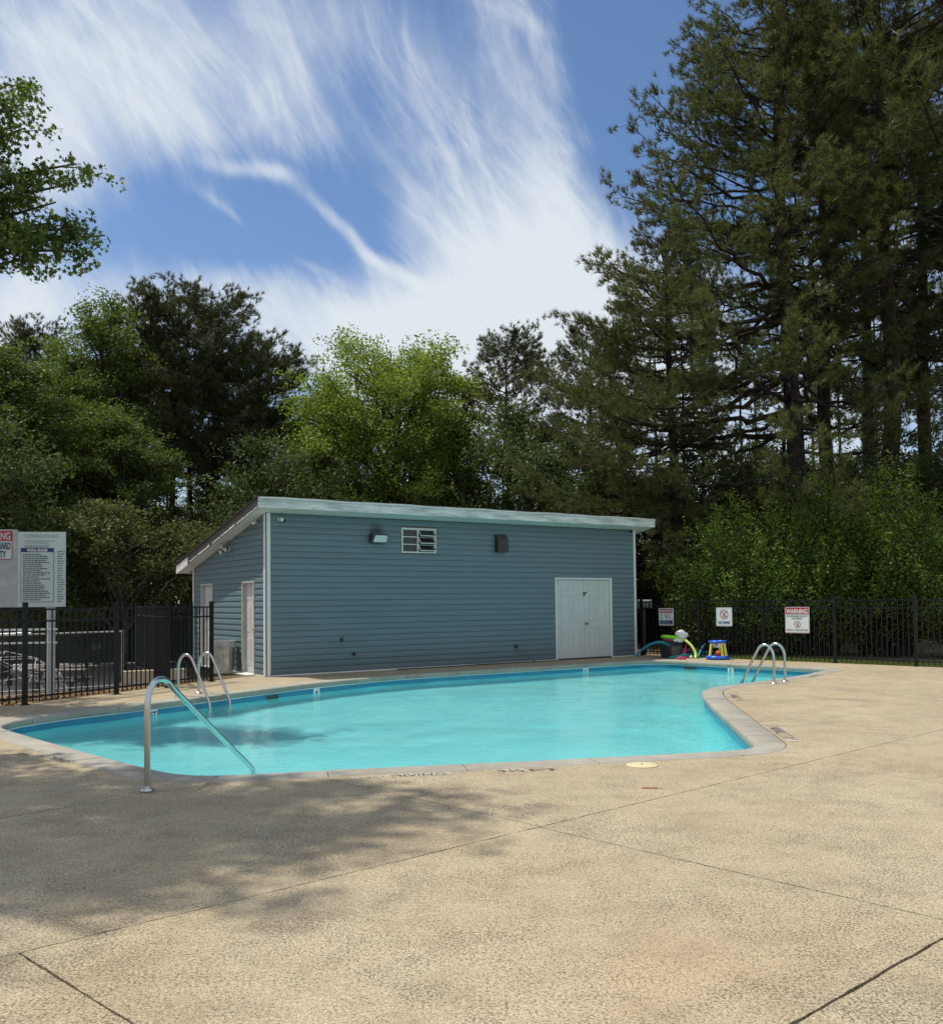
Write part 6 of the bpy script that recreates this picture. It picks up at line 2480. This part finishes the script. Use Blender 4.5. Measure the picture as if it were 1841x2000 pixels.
PROTO['pineA'] = make_pine(11, 23.0, 4.6, prof_r([(0, 7.5), (.12, 9.4), (.28, 8.6), (.42, 6.5), (.52, 5.6), (.70, 4.5), (.80, 3.8), (.88, 3.0), (.95, 2.0), (1, .5)]), M['pine'], tuft_step=.27, per=20, length=.24, width=.0095, trunk_r=.38, whorl=.62, per_whorl=5, lean=-.035, low=(-12, 10), up=.16, start0=.40, thin=.55)
PROTO['pineB'] = make_pine(12, 22.0, 9.6, prof_r([(0, 4.0), (.15, 5.6), (.5, 5.4), (.8, 4.2), (.93, 2.6), (1, .6)]), M['pine'], tuft_step=.25, per=20, length=.24, width=.0105, trunk_r=.32, whorl=.72, per_whorl=4, gaps=.10, start0=.42, low=(-10, 20))
PROTO['pineC'] = make_pine(13, 15.5, 8.8, prof_r([(0, 2.2), (.2, 3.4), (.6, 3.6), (.85, 2.8), (.95, 2.0), (1, 1.1)]), M['pine_far'], tuft_step=.24, per=18, length=.23, width=.0125, trunk_r=.22, whorl=.55, per_whorl=5, up=.25, start0=.40)
PROTO['pineD'] = make_pine(14, 18.0, 11.5, prof_r([(0, 1.6), (.3, 2.4), (.8, 2.0), (1, .6)]), M['pine_far'], tuft_step=.46, per=10, length=.30, width=.026, trunk_r=.17, whorl=.75, per_whorl=3, gaps=.1, up=.3)
PROTO['treeA'] = make_broadleaf(21, 13.9, .8, 5.0, M['leafA'], 4, 9, 8, 19, .078, .46, .17, shape=1.7, multi=3, shell=74)
PROTO['treeB'] = make_broadleaf(22, 15.2, 2.2, 3.0, M['leafB'], 4, 8, 8, 19, .072, .40, .16, shape=1.0, multi=1, shell=44)
PROTO['treeC'] = make_broadleaf(23, 7.5, 0.8, 3.2, M['leafC'], 18, 7, 7, 18, .070, .42, .10, shape=1.0, multi=3)
PROTO['treeD'] = make_broadleaf(24, 6.2, 1.6, 3.6, M['leafD'], 18, 8, 7, 16, .066, .34, .10, shape=1.2, multi=3, up=1.2)
PROTO['gumshade'] = make_broadleaf(26, 13.5, 6.3, 4.3, M['leafB'], 4, 8, 6, 12, .12, .46, .22, star=False, shape=1.0, shell=34)
_gt = []
for (px_, py_, Y_) in [(150, 305, 14.2), (135, 345, 14.0), (205, 445, 14.3), (175, 432, 13.9), (150, 475, 14.4), (100, 420, 13.8), (60, 490, 14.5), (40, 400, 14.9), (30, 460, 13.6), (70, 370, 14.7), (110, 380, 14.3), (70, 440, 14.0), (20, 430, 14.4), (40, 190, 14.1), (20, 150, 14.6), (50, 235, 13.8), (10, 250, 14.3), (5, 200, 13.7), (-90, 450, 14.5), (-80, 160, 13.8)]:
    q_ = at(px_, py_, Y_)
    _gt.append((q_[0] + 11.2, q_[1] - 14.6, q_[2]))
PROTO['gum'] = make_broadleaf(25, 13.5, 6.3, 4.0, M['leafB'], 4, 9, 9, 12, .048, .18, .22, star=True, shape=1.0, twig=.72, side=math.pi, targets=_gt)
PROTO['bush'] = make_bush(31, 4.9, 2.7, 2.2, M['bush'])
PROTO['scrub'] = make_bush(32, 2.2, 1.9, 1.4, M['leafC'], 90, .06, 70)

NAMES = {'pineA': 'pine_tree', 'pineB': 'pine_tree', 'pineC': 'pine_tree', 'pineD': 'pine_tree', 'treeA': 'broadleaf_tree', 'treeB': 'broadleaf_tree', 'treeC': 'young_tree', 'treeD': 'maple_tree', 'gum': 'sweetgum_tree', 'gumshade': 'sweetgum_tree', 'bush': 'bush', 'scrub': 'shrub'}


def plant(kind, x, y, label, group, s=1.0, rz=0.0, sz=None, cat=None):
    W_, L_, C_, _n = PROTO[kind]
    t = empty(NAMES[kind], (x, y, gz(x, y) - .02), label, cat or ('bush' if kind == 'bush' else 'shrub' if kind == 'scrub' else 'tree'), group, rz)
    t.scale = (s, s, sz or s)
    for me, nm in ((W_, 'trunk'), (L_, 'limbs' if W_ is not None else 'stems'), (C_, 'crown' if W_ is not None else 'foliage')):
        if me is None:
            continue
        o = bpy.data.objects.new(nm, me)
        COL.objects.link(o)
        o.parent = t
    return t


def px_x(px, Y):                                       # world x for a photo column at distance Y, near the horizon
    return (px - CX) / F * Y


GR = 'tall trees round the pool grounds'
R_ = math.radians
# right: the great pines
plant('pineA', px_x(1572, 30.5), 30.5, 'huge dark pine standing right behind the house corner, leftmost of the great pines', GR, 1.0, R_(-8))
plant('pineB', px_x(1615, 34), 34, 'tall straight pine just right of the biggest pine', GR, 1.05, R_(40))
plant('pineB', px_x(1752, 29.5), 29.5, 'great pine with a pale trunk behind the right hedge bushes', GR, 1.08, R_(200))
plant('pineB', px_x(1812, 37), 37, 'broad pine further back at the right picture edge', GR, 1.1, R_(300), 1.1)
plant('pineB', px_x(1960, 27), 27, 'great pine whose branches enter from the right edge', GR, 1.1, R_(100))
plant('pineC', px_x(1890, 33), 33, 'low crowned pine leaning in at the right picture edge', GR, .95, R_(33))
plant('pineB', px_x(1700, 41), 41, 'slim pine behind the two great right pines', GR, 1.15, R_(77))
plant('pineA', px_x(1335, 31.5), 31.5, 'middle height pine filling behind the right roof end', GR, .62, R_(-10))
plant('pineC', px_x(378, 48), 48, 'pine seen through the gap between the twin pines', GR, .95, R_(170), .93)
plant('pineC', px_x(468, 50), 50, 'pine behind the right shoulder of the twin pines', GR, .95, R_(290), .93)
plant('treeB', px_x(400, 52), 52, 'green tree filling the low gap under the twin pines', GR, .8, R_(15), .62)
plant('treeB', px_x(500, 50), 50, 'green tree low behind the left end of the roof', GR, .8, R_(215), .66)
plant('pineC', px_x(1160, 38), 38, 'rounded pine above the right part of the roof', GR, .78, R_(80))
plant('pineC', px_x(1000, 42), 42, 'lone round topped pine right of the bright green tree', GR, .84, R_(150))
# middle broadleaf
plant('treeA', px_x(765, 41), 41, 'bright green spreading tree rising above the middle of the roof', GR, 1.0, R_(30), .98)
plant('treeB', px_x(640, 43), 43, 'light green tree at the left shoulder of the bright spreading tree', GR, .86, R_(100))
plant('treeB', px_x(880, 42), 42, 'green tree at the right shoulder of the bright spreading tree', GR, .72, R_(200))
# left pines
plant('pineC', px_x(330, 42), 42, 'dark pine, left of the twin pines above the fence', GR, 1.0, R_(0), 1.02)
plant('pineC', px_x(425, 43), 43, 'dark pine, right of the twin pines above the roof slope', GR, 1.02, R_(220), 1.04)
plant('pineC', px_x(510, 44), 44, 'lower dark pine right of the twin pines', GR, .95, R_(110), .90)
plant('pineC', px_x(265, 47), 47, 'dark pine half hidden behind the left twin pine', GR, .95, R_(60), .96)
plant('treeB', px_x(190, 40), 40, 'tall light green tree left of the twin pines', GR, 1.05, R_(50), 1.06)
plant('treeB', px_x(110, 37), 37, 'green tree below the tall light green tree', GR, .92, R_(140), .80)
plant('treeB', px_x(240, 36), 36, 'mid green tree in front of the left twin pine', GR, .85, R_(250), .68)
plant('treeB', px_x(10, 33), 33, 'dark leafy tree at the left picture edge', GR, 1.0, R_(320), .78)
plant('pineC', px_x(62, 46), 46, 'small brownish pine top between the leftmost trees', GR, .8, R_(20), 1.0)
plant('treeB', px_x(-60, 36), 36, 'leafy tree standing just beyond the left picture edge', GR, 1.0, R_(70), .85)
plant('treeD', px_x(235, 31), 31, 'olive tinted maple spreading low above the left fence', GR, 1.0, R_(90), .93)
plant('treeC', px_x(560, 38), 38, 'young green tree peeking over the left end of the roof', GR, 1.1, R_(12), 1.25)
# near sweetgums on the left: branches in view, the rest casts the dappled shade
plant('gum', -11.2, 14.6, 'sweetgum whose leafy branches hang into the upper left', GR, 1.0, 0, 1.0)
plant('gumshade', -9.7, 8.3, 'sweetgum outside the picture that shades the near deck', GR, .66, R_(120), 1.45)
# understorey
rr_ = random.Random(5)
UG = 'young trees growing under the tall trees'
ORD = 'first second third fourth fifth sixth seventh eighth ninth tenth eleventh twelfth thirteenth fourteenth fifteenth sixteenth seventeenth eighteenth nineteenth twentieth'.split()
ORD += ['twenty ' + q for q in ORD[:9]] + ['thirtieth'] + ['thirty ' + q for q in ORD[:9]] + ['fortieth'] + ['forty ' + q for q in ORD[:9]]
for nth, (px, Y, s_) in enumerate([(-60, 28, 1.1), (20, 30, .75), (90, 34, .7), (170, 38, .8), (300, 36, .8), (380, 40, .8), (470, 38, .85), (640, 40, .7), (720, 36, .6), (860, 38, .65), (950, 40, .9), (1050, 36, 1.15), (1120, 34, .9), (1230, 34, .95), (1330, 33, .8), (1420, 36, 1.0), (1480, 32, .8), (1640, 40, 1.05), (1700, 36, .95), (1760, 42, 1.1), (1830, 35, .95), (1900, 30, .9)]):
    plant('treeC', px_x(px, Y), Y, 'dark young broadleaf tree under the tall trees, ' + ORD[nth] + ' from the left', UG, s_ * rr_.uniform(.92, 1.08), rr_.uniform(0, 6.28))
BG = 'thin pines of the wood behind'
k = 0
for nth, px in enumerate(range(-80, 2000, 52)):
    Y = rr_.uniform(48, 74)
    if 560 < px < 1010:
        Y = rr_.uniform(64, 84)
        sc_ = .62
    elif 960 < px < 1240:
        sc_ = .60
    else:
        sc_ = rr_.uniform(.72, .9) if px < 1000 else rr_.uniform(.95, 1.25)
    plant('pineD', px_x(px + rr_.uniform(-20, 20), Y), Y, 'thin dark pine with a high crown in the wood behind, ' + ORD[nth] + ' from the left', BG, sc_ * (Y / 60), rr_.uniform(0, 6.28))
SG = 'dark shrubs along the foot of the wood'
for nth, px in enumerate(range(-100, 2000, 60)):
    Y = rr_.uniform(42, 58) if px < 1150 else rr_.uniform(33, 46)
    plant('scrub', px_x(px, Y), Y, 'dark shrub at the foot of the wood, ' + ORD[nth] + ' from the left', SG, rr_.uniform(1.2, 1.9), rr_.uniform(0, 6.28))
# hedge bushes behind the right fence
HG = 'big hedge bushes behind the right fence'
for (px, Y, s_, lb) in ((1440, 27.2, .94, 'big yellow green bush behind the fence, left one of the hedge'), (1585, 26.6, 1.10, 'big yellow green bush behind the warning sign, middle of hedge'), (1725, 26.0, 1.12, 'tall yellow green bush right of the warning sign'), (1890, 24.5, .78, 'yellow green bush at the right picture edge')):
    plant('bush', px_x(px, Y), Y, lb, HG, s_, rr_.uniform(0, 6.28))
plant('bush', px_x(1385, 28.5), 28.5, 'smaller bush between the pool toys and the hedge', HG, .62, 1.0)

# grass strip behind the right fence
def grass(name, x0, x1, n, depth, seed, base):
    rs = np.random.RandomState(seed)
    a = rs.uniform(0, 1, n)
    o_ = rs.uniform(0, 1, n)
    p = base[0] + (base[1] - base[0]) * a[:, None] + base[2] * (o_ * depth)[:, None]
    z_ = np.array(ground_h(p[:, 0], p[:, 1]))
    h = rs.uniform(.04, .11, n)
    an = rs.uniform(0, 6.28, n)
    dx_ = np.c_[np.cos(an), np.sin(an)] * .007
    ln = rs.normal(0, .03, (n, 2))
    v = np.zeros((n, 3, 3))
    v[:, 0, :2] = p - dx_
    v[:, 1, :2] = p + dx_
    v[:, 2, :2] = p + ln
    v[:, 0, 2] = z_
    v[:, 1, 2] = z_
    v[:, 2, 2] = z_ + h
    o = bpy.data.objects.new(name, np_mesh(name, v.reshape(-1, 3), np.arange(n * 3).reshape(n, 3), M['grassm']))
    COL.objects.link(o)
    o['kind'] = 'stuff'
    return o


nr = np.array([0.714, 0.70])
g = grass('grass', 0, 0, 60000, 2.2, 4, (FENCE_R0 - FR_DIR * 4 + nr * .1, FENCE_R0 + FR_DIR * 6.2 + nr * .1, nr))
tag(g, 'short green grass strip behind the right fence', 'grass')
# litter: dry leaves scattered beyond the left fence
def litter(name, n, seed, fn, label, mat, lo=.025, hi=.05):
    rs = np.random.RandomState(seed)
    xy = fn(rs, n)
    z_ = np.array(ground_h(xy[:, 0], xy[:, 1])) + .015
    o = bpy.data.objects.new(name, leaf_mesh(name, np.c_[xy, z_], rs.uniform(lo, hi, len(xy)), rs, mat, 3.0))
    COL.objects.link(o)
    o['kind'] = 'stuff'
    tag(o, label, 'leaves')


mlit = mat_leaf("dry_leaf", (0.10, 0.055, 0.02), (0.20, 0.12, 0.05), (0.34, 0.22, 0.10), 0.1)
ldir = (LF[5] - LF[3]) / np.linalg.norm(LF[5] - LF[3])
lnr = np.array([-ldir[1], ldir[0]])
litter('dry_leaves', 9000, 8, lambda rs, n: LF[3] + ldir * rs.uniform(-2, 9, n)[:, None] + lnr * rs.uniform(.05, 2.2, n)[:, None], 'dry brown leaves littering the ground beyond the left fence', mlit)
